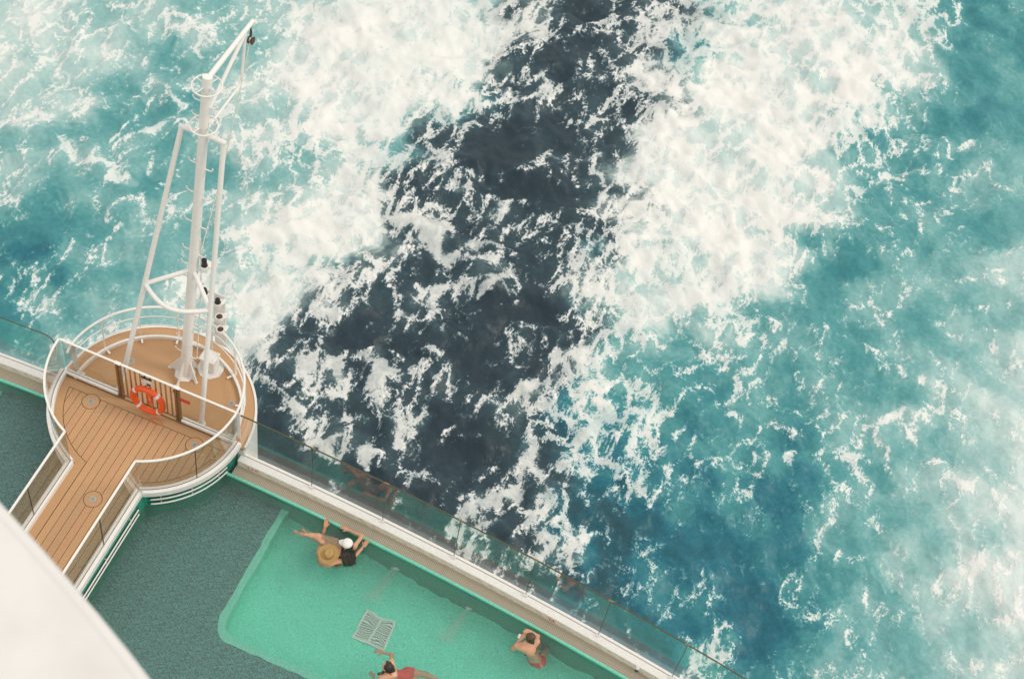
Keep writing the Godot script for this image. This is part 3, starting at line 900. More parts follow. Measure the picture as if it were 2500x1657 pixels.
func build_hull_and_pool() -> void:
	# hull below the decks
	var s := Shape.new()
	var poly := PackedVector2Array()
	for i in 41:
		var p := stern(lerpf(-16.0, 16.0, i / 40.0), -0.07, 0)
		poly.append(Vector2(p.x, p.z))
	poly.append(Vector2(16, 40)); poly.append(Vector2(-16, 40))
	s.prism(poly, SEA - 2.0, -2.0)
	setting("hull", s, mats.hull_white, "white painted stern of the ship below the decks")
	# shallow floor with an opening for each deep basin
	var floor_poly := PackedVector2Array([Vector2(-9, 0.2), Vector2(14, 0.2), Vector2(14, 9), Vector2(-9, 9)])
	var right := rounded_basin(1.0)
	var left := rounded_basin(-1.0)
	var shelf := Shape.new()
	for p in Geometry2D.clip_polygons(floor_poly, right):
		for q in Geometry2D.clip_polygons(p, left): shelf.prism(q, SHELF - 0.05, SHELF)
	var pool := setting("pool_floor", shelf, mats.mosaic, "dark green mosaic floor of the shallow part of the pool")
	for side in [1.0, -1.0]:
		var b: PackedVector2Array = right if side > 0 else left
		var x0: float = 3.17 * side
		var x1: float = 14.0 if side > 0 else -9.0
		s = Shape.new()
		s.prism(PackedVector2Array([Vector2(x0, 0.3), Vector2(x1, 0.3), Vector2(x1, 3.27), Vector2(x0, 3.27)]), BASIN - 0.05, BASIN)
		put("basin_floor", s, mats.basin_tile, pool)
		s = Shape.new()
		for i in b.size():
			var p := b[i]; var q := b[(i + 1) % b.size()]
			if p.y < 0.1 and q.y < 0.1: continue
			p.y = maxf(p.y, 0.4); q.y = maxf(q.y, 0.4)
			if absf(p.x) > 15.0 and absf(q.x) > 15.0: continue
			s.quad(Vector3(p.x, BASIN, p.y), Vector3(q.x, BASIN, q.y), Vector3(q.x, SHELF - 0.004, q.y), Vector3(p.x, SHELF - 0.004, p.y))
		put("basin_wall", s, mats.basin_tile, pool)
		s = Shape.new()
		for o in Geometry2D.offset_polygon(b, 0.14, Geometry2D.JOIN_ROUND):
			for t in Geometry2D.intersect_polygons(o, PackedVector2Array([Vector2(-8.98, 0.44), Vector2(13.98, 0.44), Vector2(13.98, 8), Vector2(-8.98, 8)])):
				for r in Geometry2D.clip_polygons(t, b): s.prism(r, SHELF - 0.02, SHELF + 0.012)
		put("basin_rim", s, mats.mint_tile, pool)
		# wall under the stern edge and its lip
		s = Shape.new()
		stern_bar(s, minf(1.7 * side, x1), maxf(1.7 * side, x1), 0.36, 0.42, BASIN - 0.05, -0.56)
		put("pool_wall", s, mats.green_tile, pool)
		s = Shape.new()
		stern_bar(s, minf(1.82 * side, x1), maxf(1.82 * side, x1), 0.385, 0.43, -0.56, -0.505)
		put("pool_lip", s, mats.mint_tile, pool)
	s = Shape.new()
	s.box(Vector3(-9.1, -1.2, 4.6), Vector3(0.2, 1.3, 8.8))
	s.box(Vector3(14.1, -1.2, 4.8), Vector3(0.2, 1.3, 8.4))
	s.box(Vector3(2.5, -1.2, 9.1), Vector3(23.4, 1.3, 0.2))
	put("pool_wall", s, mats.green_tile, pool)
	s = Shape.new()
	s.box(Vector3(15.1, -1.15, 20.4), Vector3(1.8, 1.6, 39))
	s.box(Vector3(-12.6, -1.15, 20.4), Vector3(6.8, 1.6, 39))
	s.box(Vector3(2.5, -1.15, 24.6), Vector3(23.3, 1.6, 30.7))
	setting("pool_deck", s, mats.tan_deck, "tan deck round the pool")
	# the water: one sheet that stops at the walls
	s = Shape.new()
	for xr in [[-9.0, -1.82], [1.82, 14.0]]:
		var k := 40
		for i in k:
			var xa := lerpf(xr[0], xr[1], float(i) / k)
			var xb := lerpf(xr[0], xr[1], float(i + 1) / k)
			s.quad(Vector3(xa, WATER, 9.0), Vector3(xb, WATER, 9.0), stern(xb, 0.41, WATER), stern(xa, 0.41, WATER))
	# beside the walkway, between the round platform and the straight sheets
	for side in [-1.0, 1.0]:
		var k := 20
		for i in k:
			var xa := lerpf(0.77, 1.82, float(i) / k)
			var xb := lerpf(0.77, 1.82, float(i + 1) / k)
			var za := sqrt(maxf(0.0, 1.86 * 1.86 - xa * xa))
			var zb := sqrt(maxf(0.0, 1.86 * 1.86 - xb * xb))
			if side > 0: s.quad(Vector3(xa, WATER, 9.0), Vector3(xb, WATER, 9.0), Vector3(xb, WATER, zb), Vector3(xa, WATER, za))
			else: s.quad(Vector3(-xb, WATER, 9.0), Vector3(-xa, WATER, 9.0), Vector3(-xa, WATER, za), Vector3(-xb, WATER, zb))
	setting("pool_water", s, mats.pool_water, "clear green pool water")

func rounded_basin(side: float) -> PackedVector2Array:
	var p := PackedVector2Array()
	var x := 3.17
	var z := 3.27
	var r := 0.26
	p.append(Vector2(x, -1.0) * Vector2(side, 1))
	for i in 9:
		var a := PI - PI / 2.0 * i / 8.0
		p.append(Vector2(x + r + cos(a) * r, z - r + sin(a) * r) * Vector2(side, 1))
	p.append(Vector2(17, z) * Vector2(side, 1))
	p.append(Vector2(17, -1.0) * Vector2(side, 1))
	return p

# ---------------------------------------------------------------- platform

const DRAINS := [Vector2(-1.09, 0.36), Vector2(1.13, 0.36), Vector2(0.02, 2.2)]

func build_platform() -> void:
	var s := Shape.new()
	var half := PackedVector2Array()
	for i in 49:
		var a := PI + PI * i / 48.0
		half.append(Vector2(0.06 + cos(a) * 1.93, sin(a) * 1.93))
	half.append(Vector2(1.99, 0.03)); half.append(Vector2(-1.87, 0.03))
	s.prism(half, -0.2, DECK)
	var deck := setting("platform_deck", s, mats.tan_deck, "round tan deck jutting out over the stern")
	# bedding in which the boards lie, dark in the joints
	s = Shape.new()
	var bed := PackedVector2Array()
	for i in 41:
		var a := PI * i / 40.0
		bed.append(Vector2(cos(a) * 1.82, sin(a) * 1.82))
	s.prism(bed, -0.2, DECK - 0.012)
	s.prism(PackedVector2Array([Vector2(-0.68, 1.4), Vector2(0.68, 1.4), Vector2(0.68, 9), Vector2(-0.68, 9)]), -0.2, DECK - 0.0135)
	put("joint_bed", s, mats.caulk, deck)
	var field_poly := PackedVector2Array()
	field_poly.append(Vector2(1.62, 0.245))
	for i in 41:
		var a := lerpf(0.15, PI - 0.15, i / 40.0)
		field_poly.append(Vector2(cos(a), sin(a)) * 1.64)
	field_poly.append(Vector2(-1.62, 0.245))
	var boards: Array = Geometry2D.merge_polygons(field_poly, PackedVector2Array([Vector2(-0.485, 1.0), Vector2(0.575, 1.0), Vector2(0.575, 8.9), Vector2(-0.485, 8.9)]))
	var whole: PackedVector2Array = boards[0]
	# margin boards: the rest of the floor
	var floor_out := PackedVector2Array()
	floor_out.append(Vector2(1.8, 0.05))
	for i in 41:
		var a := lerpf(0.02, PI - 0.02, i / 40.0)
		floor_out.append(Vector2(cos(a), sin(a)) * 1.8)
	floor_out.append(Vector2(-1.8, 0.05))
	floor_out = Geometry2D.merge_polygons(floor_out, PackedVector2Array([Vector2(-0.672, 1.0), Vector2(0.672, 1.0), Vector2(0.672, 8.9), Vector2(-0.672, 8.9)]))[0]
	var cut: PackedVector2Array = Geometry2D.offset_polygon(whole, 0.006)[0]
	cut = Geometry2D.merge_polygons(cut, PackedVector2Array([Vector2(-0.491, 6.0), Vector2(0.581, 6.0), Vector2(0.581, 9.5), Vector2(-0.491, 9.5)]))[0]
	for p in Geometry2D.clip_polygons(floor_out, cut):
		var pieces: Array = [p]
		for d in DRAINS:
			var next := []
			for q in pieces: next.append_array(Geometry2D.clip_polygons(q, circle2(d, 0.176)))
			pieces = next
		for q in pieces:
			if q.size() > 2 and not Geometry2D.is_polygon_clockwise(q):
				s = Shape.new()
				s.prism(q, DECK - 0.02, DECK)
				put("margin_board", s, mats.tan_deck, deck)
	var inner: PackedVector2Array = Geometry2D.offset_polygon(whole, -0.006)[0]
	var x := -0.03 - 0.15 * 12
	var k := 0
	while x < 1.7:
		var strip := PackedVector2Array([Vector2(x + 0.005, -0.5), Vector2(x + 0.145, -0.5), Vector2(x + 0.145, 9.5), Vector2(x + 0.005, 9.5)])
		var pieces: Array = Geometry2D.intersect_polygons(strip, inner)
		for d in DRAINS:
			var next := []
			for q in pieces: next.append_array(Geometry2D.clip_polygons(q, circle2(d, 0.176)))
			pieces = next
		for q in pieces:
			s = Shape.new()
			s.prism(q, DECK - 0.02, DECK)
			put("plank", s, mats["plank_tan_%d" % ((k * 7 + 3) % 4)], deck)
		x += 0.15
		k += 1
	for d in DRAINS:
		s = Shape.new()
		s.prism(circle2(d, 0.164), DECK - 0.02, DECK)
		put("round_board", s, mats.plank_tan_1, deck)
	var where := DRAINS + [Vector2(-0.87, -0.8), Vector2(1.32, -0.78)]
	var told := ["round steel drain in the planks by the left glass", "round steel drain in the planks by the right glass", "round steel drain in the middle of the walkway", "small drain on the aft deck by the mast's left leg", "small drain on the aft deck near the right railing"]
	for i in 5:
		var d: Vector2 = where[i]
		var t := thing("deck_drain", told[i], "drain", Vector3(d.x, DECK, d.y), "drains in the platform deck")
		s = Shape.new()
		s.lathe([Vector2(0.0, 0.003), Vector2(0.046, 0.003), Vector2(0.046, 0.006), Vector2(0.06, 0.006), Vector2(0.062, 0.0)], 24, t.position)
		put("rim", s, mats.drain_metal, t)
		s = Shape.new()
		for j in 5: s.box(t.position + Vector3(0, 0.006, -0.032 + 0.016 * j), Vector3(0.08 - absf(j - 2) * 0.014, 0.004, 0.006))
		put("grid", s, mats.steel, t)
	# white edge of the overhang and the drum that carries it
	s = Shape.new()
	ring_bar(s, Vector2(0.06, 0), PI, TAU, 1.93, 1.975, -0.22, -0.1, 48)
	ring_bar(s, Vector2(0.06, 0), PI, TAU + 0.02, 1.6, 1.968, -2.2, -0.221, 48)
	put("edge", s, mats.white_paint, deck)
	# pool side of the drum: green tile with two long slots, each with a white bar
	var drum := setting("drum_wall", drum_wall(), mats.green_tile, "green tiled wall under the round platform with two slots")
	s = Shape.new()
	for side in [0, 1]:
		var a0 := deg_to_rad(10.0) if side == 0 else PI - deg_to_rad(63.5)
		var a1 := deg_to_rad(63.5) if side == 0 else PI - deg_to_rad(10.0)
		ring_bar(s, Vector2.ZERO, a0 - 0.02, a1 + 0.02, 1.5, 1.55, -0.6, -0.2, 20)
		var xs := 0.7 if side == 0 else -0.7
		s.box(Vector3(xs * 0.7, -0.38, 5.45), Vector3(0.05, 0.44, 7.1))
	put("slot_back", s, mats.green_tile, drum)
	for y in [-0.315, -0.475]:
		for side in [0, 1]:
			s = Shape.new()
			var a0 := deg_to_rad(13.0) if side == 0 else PI - deg_to_rad(61.5)
			var a1 := deg_to_rad(61.5) if side == 0 else PI - deg_to_rad(13.0)
			s.tube(arc(Vector2.ZERO, a0, a1, 1.895, y, 24), 0.017, 8)
			for i in 3:
				var a := lerpf(a0, a1, 0.12 + 0.38 * i)
				s.tube([Vector3(cos(a) * 1.8, y, sin(a) * 1.8), Vector3(cos(a) * 1.89, y, sin(a) * 1.89)], 0.012, 6)
			put("slot_bar", s, mats.white_paint, drum)
			s = Shape.new()
			var xs := 0.81 if side == 0 else -0.81
			s.tube([Vector3(xs, y, 1.95), Vector3(xs, y, 8.9)], 0.017, 8)
			for i in 8: s.tube([Vector3(xs * 0.86, y, 2.2 + i * 0.9), Vector3(xs, y, 2.2 + i * 0.9)], 0.012, 6)
			put("slot_bar", s, mats.white_paint, drum)

func drum_wall() -> Shape:
	var s := Shape.new()
	var r0 := 1.78
	var r1 := 1.88
	for side in [0, 1]:
		var lo := deg_to_rad(-3.0) if side == 0 else PI - deg_to_rad(67.0)
		var hi := deg_to_rad(67.0) if side == 0 else PI + deg_to_rad(3.0)
		var a0 := deg_to_rad(10.0) if side == 0 else PI - deg_to_rad(63.5)
		var a1 := deg_to_rad(63.5) if side == 0 else PI - deg_to_rad(10.0)
		for band in [[-0.235, -0.122], [-0.4, -0.352], [-1.06, -0.515]]:
			ring_bar(s, Vector2.ZERO, lo, hi, r0, r1, band[0], band[1], 30)
		for slot in [[-0.352, -0.235], [-0.515, -0.4]]:
			ring_bar(s, Vector2.ZERO, lo, a0, r0, r1 - 0.002, slot[0], slot[1], 6)
			ring_bar(s, Vector2.ZERO, a1, hi, r0, r1 - 0.002, slot[0], slot[1], 6)
		var xs := 0.745 if side == 0 else -0.745
		for band in [[-0.235, -0.122], [-0.4, -0.352], [-1.06, -0.515]]:
			s.box(Vector3(xs, (band[0] + band[1]) / 2, 5.32), Vector3(0.09, band[1] - band[0], 7.3))
		s.box(Vector3(xs, -0.375, 1.8), Vector3(0.088, 0.28, 0.24))
	return s

# ---------------------------------------------------------------- stern screen, kerb and grating

func build_stern_screen() -> void:
	var rows := [[1.95, 14.1, 1.0, "right of the platform"], [-9.1, -1.95, -1.0, "left of the platform"]]
	for r in rows:
		var x0: float = r[0]
		var x1: float = r[1]
		var mid := stern((x0 + x1) / 2, 0, -0.35)
		var s := Shape.new()
		stern_bar(s, x0 if r[2] > 0 else x0, x1, 0.0082, 0.15, -0.6, -0.35)
		stern_bar(s, x0, x1, -0.06, -0.0082, -0.9, -0.345)
		var kerb := setting("stern_kerb", s, mats.white_paint, "white kerb under the glass screen " + r[3])
		s = Shape.new()
		stern_bar(s, x0, x1, -0.0081, 0.0081, -0.6, -0.355)
		put("glass_channel", s, mats.seal_tan, kerb)
		s = Shape.new()
		stern_bar(s, x0, x1, 0.15, 0.156, -0.9, -0.362)
		put("kerb_face", s, mats.cream, kerb)
		# the screen
		var t := thing("glass_screen", "long clear glass wind screen along the stern edge " + r[3], "glass screen", mid)
		var seams := []
		var x: float = 1.95
		for i in 9:
			if x > maxf(absf(x0), absf(x1)) - 0.05: break
			seams.append(x)
			x = 3.47 + 1.523 * i
		seams.append(maxf(absf(x0), absf(x1)))
		for i in seams.size() - 1:
			var a: float = seams[i] + 0.006
			var b: float = seams[i + 1] - 0.006
			s = Shape.new()
			if r[2] > 0:
				stern_bar(s, a, b, -0.006, 0.006, -0.36, 1.05)
				put("pane", s, mats.glass_stern, t)
			elif i == 0:
				put("pane", rounded_pane(-b, -a), mats.glass_stern, t)
			else:
				stern_bar(s, -b, -a, -0.006, 0.006, -0.36, 1.05)
				put("pane", s, mats.glass_stern, t)
			# top trim
			s = Shape.new()
			if r[2] > 0: stern_bar(s, a, b, -0.011, 0.011, 1.05, 1.068)
			elif i == 0:
				var p := []
				for j in 9:
					var an := PI / 2 * j / 8.0
					p.append(stern(-a - 0.2 + sin(an) * 0.2, 0, 0.86 + cos(an) * 0.2))
				p.push_front(stern(-b, 0, 1.06))
				p.append(stern(-a, 0, 0.66))
				s.tube(p, 0.011, 8)
			else: stern_bar(s, -b, -a, -0.011, 0.011, 1.05, 1.068)
			put("top_trim", s, mats.cap_dark, t)
			if i > 0:
				var xs: float = seams[i] * r[2]
				s = Shape.new()
				s.box(stern(xs, 0, 1.062), Vector3(0.1, 0.028, 0.032), Basis(), 0.006)
				put("joint_clip", s, mats.bronze, t)
				s = Shape.new()
				s.box(stern(xs, 0, 0.35), Vector3(0.011, 1.4, 0.013))
				put("joint_seal", s, mats.cap_dark, t)
				s = Shape.new()
				s.box(stern(xs, 0.03, -0.325), Vector3(0.09, 0.05, 0.03), Basis(), 0.006)
				put("foot_clamp", s, mats.white_paint, t)
		# overflow grating between kerb and pool
		var g := thing("overflow_grating", "cream plastic overflow grating along the pool edge " + r[3], "grating", stern((x0 + x1) / 2, 0.27, -0.53))
		s = Shape.new()
		stern_bar(s, x0, x1, 0.157, 0.36, -0.86, -0.8)
		put("gutter", s, mats.gutter, g)
		var px := 1.93
		var far := maxf(absf(x0), absf(x1))
		while px < far - 0.2:
			var e := minf(px + 1.498, far)
			s = Shape.new()
			var nb := int((e - px) / 0.036)
			var pitch := (e - px) / nb
			for i in nb:
				var bx: float = (px + (i + 0.5) * pitch) * r[2]
				var p0 := stern(bx, 0.16, -0.53)
				var p1 := stern(bx, 0.382, -0.53)
				s.box((p0 + p1) / 2, Vector3(0.017, 0.03, p0.distance_to(p1)))
			for i in 6:
				var o := 0.168 + i * 0.0415
				stern_bar(s, (px + 0.004) * r[2] if r[2] > 0 else -e + 0.004, e - 0.004 if r[2] > 0 else -px - 0.004, o - 0.006, o + 0.006, -0.546, -0.518)
			put("grating_panel", s, mats.grating, g)
			px += 1.5
	# depth marks on the kerb's face
	for d in [[2.28, "1.2 m"], [8.72, "1.8 m"]]:
		var tm := TextMesh.new()
		tm.text = d[1]
		var f := SystemFont.new()
		f.font_names = PackedStringArray(["Droid Sans"])
		f.font_weight = 700
		tm.font = f
		tm.font_size = 16
		tm.pixel_size = 0.0058
		tm.depth = 0.003
		var o := MeshInstance3D.new()
		o.mesh = tm
		o.material_override = mats.red
		o.name = numbered("depth_mark")
		o.position = stern(d[0], 0.159, -0.44)
		o.set_meta("label", "small red depth marking on the kerb " + ("beside the round platform" if d[0] < 5 else "above the lone swimmer in red"))
		o.set_meta("category", "marking")
		add_child(o)

func rounded_pane(xa: float, xb: float) -> Shape:
	var pts := [Vector2(xa, -0.36), Vector2(xb, -0.36)]
	for j in 9:
		var an := PI / 2 * j / 8.0
		pts.append(Vector2(xb - 0.2 + cos(an) * 0.2, 0.85 + sin(an) * 0.2))
	pts.append(Vector2(xa, 1.05))
	var s := Shape.new()
	var t := Geometry2D.triangulate_polygon(PackedVector2Array(pts))
	for sg in [1.0, -1.0]:
		for i in range(0, t.size(), 3):
			var q := []
			for j in 3: q.append(stern(pts[t[i + j]].x, 0.006 * sg, pts[t[i + j]].y))
			var m: Vector3 = (q[1] - q[0]).cross(q[2] - q[0])
			if m.z * sg > 0: s.tri(q[0], q[1], q[2])
			else: s.tri(q[0], q[2], q[1])
	return s

# ---------------------------------------------------------------- balustrades of the platform

func strip_along(s: Shape, path: Array, out0: float, out1: float, y0: float, y1: float) -> void:
	# path: points in plan with an outward normal each
	var rows := []
	for q in path:
		var p: Vector2 = q[0]
		var d: Vector2 = q[1]
		var a := p + d * out0
		var b := p + d * out1
		rows.append([Vector3(b.x, y0, b.y), Vector3(b.x, y1, b.y), Vector3(a.x, y1, a.y), Vector3(a.x, y0, a.y)])
	s.loft(rows)

func kerb_and_glass(called: String, label: String, path: Array, seams: Array) -> Node3D:
	var mid: Vector2 = path[path.size() / 2][0]
	var t := thing(called, label, "balustrade", Vector3(mid.x, DECK, mid.y))
	var s := Shape.new()
	strip_along(s, path, -0.058, -0.0081, DECK - 0.01, 0.0)
	strip_along(s, path, 0.0081, 0.075, DECK - 0.02, 0.0)
	put("kerb", s, mats.white_paint, t)
	s = Shape.new()
	strip_along(s, path, -0.008, 0.008, DECK - 0.01, -0.012)
	put("glass_channel", s, mats.channel_dark, t)
	s = Shape.new()
	strip_along(s, path, -0.02, 0.02, 1.02, 1.045)
	put("top_rail", s, mats.white_paint, t)
	for i in seams.size() - 1:
		var part := path.slice(seams[i], seams[i + 1] + 1)
		s = Shape.new()
		strip_along(s, part, -0.005, 0.005, -0.012, 1.02)
		put("pane", s, mats.glass_bronze, t)
		if i > 0:
			var q: Array = path[seams[i]]
			var b := Basis(Vector3.UP, atan2(q[1].x, q[1].y))
			s = Shape.new()
			s.box(Vector3(q[0].x, 0.5, q[0].y), Vector3(0.012, 1.03, 0.016), b)
			put("joint_seal", s, mats.black, t)
	return t

func arc_path(a0: float, a1: float, k: int) -> Array:
	var p := []
	for i in k + 1:
		var a := lerpf(a0, a1, float(i) / k)
		p.append([Vector2(cos(a), sin(a)) * DRUM, Vector2(cos(a), sin(a))])
	return p

func build_balustrades() -> void:
	var ac := acos(0.7165 / DRUM)
	var p := arc_path(0.0, ac, 34)
	p.reverse()
	kerb_and_glass("glass_balustrade", "curved glass balustrade with white rail on the right of the round platform", p, [0, 17, 34])
	p = arc_path(PI - ac, PI, 34)
	p.reverse()
	kerb_and_glass("glass_balustrade", "curved glass balustrade with white rail on the left of the round platform", p, [0, 34])
	var zc := sqrt(DRUM * DRUM - 0.7165 * 0.7165)
	for side in [1.0, -1.0]:
		p = []
		for z in [zc, 2.99, 4.42, 5.85, 7.28, 8.8]: p.append([Vector2(0.7165 * side, z), Vector2(side, 0)])
		if side > 0: p.reverse()
		kerb_and_glass("glass_balustrade", "straight glass balustrade on the %s side of the walkway" % ("right" if side > 0 else "left"), p, [0, 1, 2, 3, 4, 5])
	# the straight fence across the platform
	for side in [1.0, -1.0]:
		var where := "right" if side > 0 else "left"
		var t := thing("glass_fence", "straight glass fence panel with white rails to the %s of the gate" % where, "fence", Vector3(1.27 * side, DECK, 0))
		var s := Shape.new()
		s.box(Vector3(1.245 * side, -0.025, 0.028), Vector3(1.13, 0.06, 0.045), Basis(), 0.006)
		s.box(Vector3(1.245 * side, -0.025, -0.028), Vector3(1.13, 0.06, 0.04), Basis(), 0.006)
		put("bottom_rail", s, mats.white_paint, t)
		s = Shape.new()
		s.box(Vector3(1.245 * side, -0.03, 0), Vector3(1.13, 0.05, 0.012))
		put("glass_channel", s, mats.channel_dark, t)
		s = Shape.new()
		s.box(Vector3(1.245 * side, 0.508, 0), Vector3(1.12, 1.03, 0.01))
		put("pane", s, mats.glass_bronze, t)
		s = Shape.new()
		s.box(Vector3(1.245 * side, 1.032, 0), Vector3(1.23, 0.026, 0.042), Basis(), 0.006)
		put("top_rail", s, mats.white_paint, t)
		for fx in [0.7, 1.78]:
			s = Shape.new()
			s.box(Vector3(fx * side, DECK + 0.05, 0), Vector3(0.03, 0.1, 0.05))
			put("foot", s, mats.steel, t)
		if side > 0:
			s = Shape.new()
			s.box(Vector3(0.775, 0.69, 0.012), Vector3(0.215, 0.1, 0.006), Basis(Vector3(0, 0, 1), 0.0))
			put("sign", s, mats.red, t, "small red sign on the glass")
		# steel post beside the gate
		t = thing("gate_post", "brownish steel post on the %s of the gate" % where, "post", Vector3(0.615 * side, DECK, 0), "posts of the gate")
		s = Shape.new()
		s.box(Vector3(0.585 * side, 0.455, 0), Vector3(0.05, 1.15, 0.055), Basis(), 0.008)
		s.box(Vector3(0.648 * side, 0.455, 0), Vector3(0.05, 1.15, 0.055), Basis(), 0.008)
		put("upright", s, mats.bronze, t)
		s = Shape.new()
		s.box(Vector3(0.616 * side, 1.036, 0), Vector3(0.125, 0.022, 0.07), Basis(), 0.006)
		put("cap", s, mats.white_paint, t)
		for y in [0.05, 0.92]:
			s = Shape.new()
			s.tube([Vector3(0.56 * side, y - 0.04, 0.035), Vector3(0.56 * side, y + 0.04, 0.035)], 0.014, 8)
			put("hinge", s, mats.steel, t)
	# gate of flat upright bars
	var gt := thing("gate", "gate of upright steel bars with the orange lifebuoy hanging on it", "gate", Vector3(0, DECK, 0))
	var gs := Shape.new()
	gs.box(Vector3(0, 1.032, 0), Vector3(1.1, 0.026, 0.045), Basis(), 0.006)
	put("top_rail", gs, mats.white_paint, gt)
	gs = Shape.new()
	gs.box(Vector3(0, -0.035, 0), Vector3(1.1, 0.04, 0.03), Basis(), 0.006)
	put("bottom_rail", gs, mats.bronze, gt)
	for i in 10:
		gs = Shape.new()
		gs.box(Vector3(-0.48 + i * 0.1067, 0.5, 0), Vector3(0.032, 1.04, 0.012), Basis(Vector3.UP, 0.5), 0.003)
		put("bar", gs, mats.steel, gt)
	gs = Shape.new()
	gs.box(Vector3(-0.015, 0.82, 0.02), Vector3(0.235, 0.22, 0.025), Basis(), 0.006)
	put("latch_box", gs, mats.cream, gt)
	gs = Shape.new()
	gs.box(Vector3(0.035, 0.77, 0.036), Vector3(0.085, 0.075, 0.006))
	put("latch_mark", gs, mats.rust_dark, gt)
	gs = Shape.new()
	gs.box(Vector3(-0.09, 0.89, 0.036), Vector3(0.04, 0.02, 0.006))
	put("latch_mark", gs, mats.red, gt)
	gs = Shape.new()
	gs.box(Vector3(-0.01, 0.945, 0.024), Vector3(0.22, 0.02, 0.03))
	put("latch_bar", gs, mats.black, gt)
	gs = Shape.new()
	gs.tube([Vector3(0.02, 0.6, 0.01), Vector3(0.02, 0.6, 0.07), Vector3(0.02, 0.66, 0.08)], 0.012, 8)
	put("hook", gs, mats.black, gt)

func build_stern_railing() -> void:
	var c := Vector2(0.06, 0)
	var t := thing("stern_railing", "white three bar railing curving round the aft deck behind the mast", "railing", Vector3(0.06, DECK, -1.7))
	var s := Shape.new()
	ring_bar(s, c, PI - 0.02, TAU + 0.02, 1.655, 1.705, DECK - 0.01, DECK + 0.085, 48)
	put("coaming", s, mats.white_paint, t)
	var p := arc(c, PI + 0.02, TAU - 0.06, 1.74, 0.84, 48)
	p.push_front(Vector3(-1.68, 0.76, 0.06))
	p.append(Vector3(1.8, 0.76, -0.03))
	s = Shape.new()
	s.tube(p, 0.026, 10)
	put("top_rail", s, mats.white_paint, t)
	for y in [0.53, 0.25]:
		s = Shape.new()
		s.tube(arc(c, PI + 0.06, TAU - 0.06, 1.74, y, 48), 0.014, 8)
		put("rail", s, mats.white_paint, t)
	for i in 8:
		var a := PI + 0.07 + (PI - 0.14) * i / 7.0
		var d := Vector2(cos(a), sin(a))
		s = Shape.new()
		var b := Basis(Vector3.UP, -a)
		var wide := 0.13 if i == 0 or i == 7 else 0.05
		s.box(Vector3(c.x + d.x * 1.735, 0.36, d.y * 1.735), Vector3(wide, 0.95, 0.014), b, 0.004)
		put("stanchion", s, mats.white_paint, t)
		s = Shape.new()
		s.box(Vector3(c.x + d.x * 1.6, DECK + 0.05, d.y * 1.6), Vector3(0.1, 0.012, 0.04), b)
		put("bracket", s, mats.white_paint, t)

# ---------------------------------------------------------------- mast

const MAST_FOOT := Vector3(0.2, -0.12, -1.0)
const MAST_TOP := Vector3(0.2, 6.9, -2.4)

func on_mast(y: float) -> Vector3:
	return MAST_FOOT.lerp(MAST_TOP, (y - MAST_FOOT.y) / (MAST_TOP.y - MAST_FOOT.y))

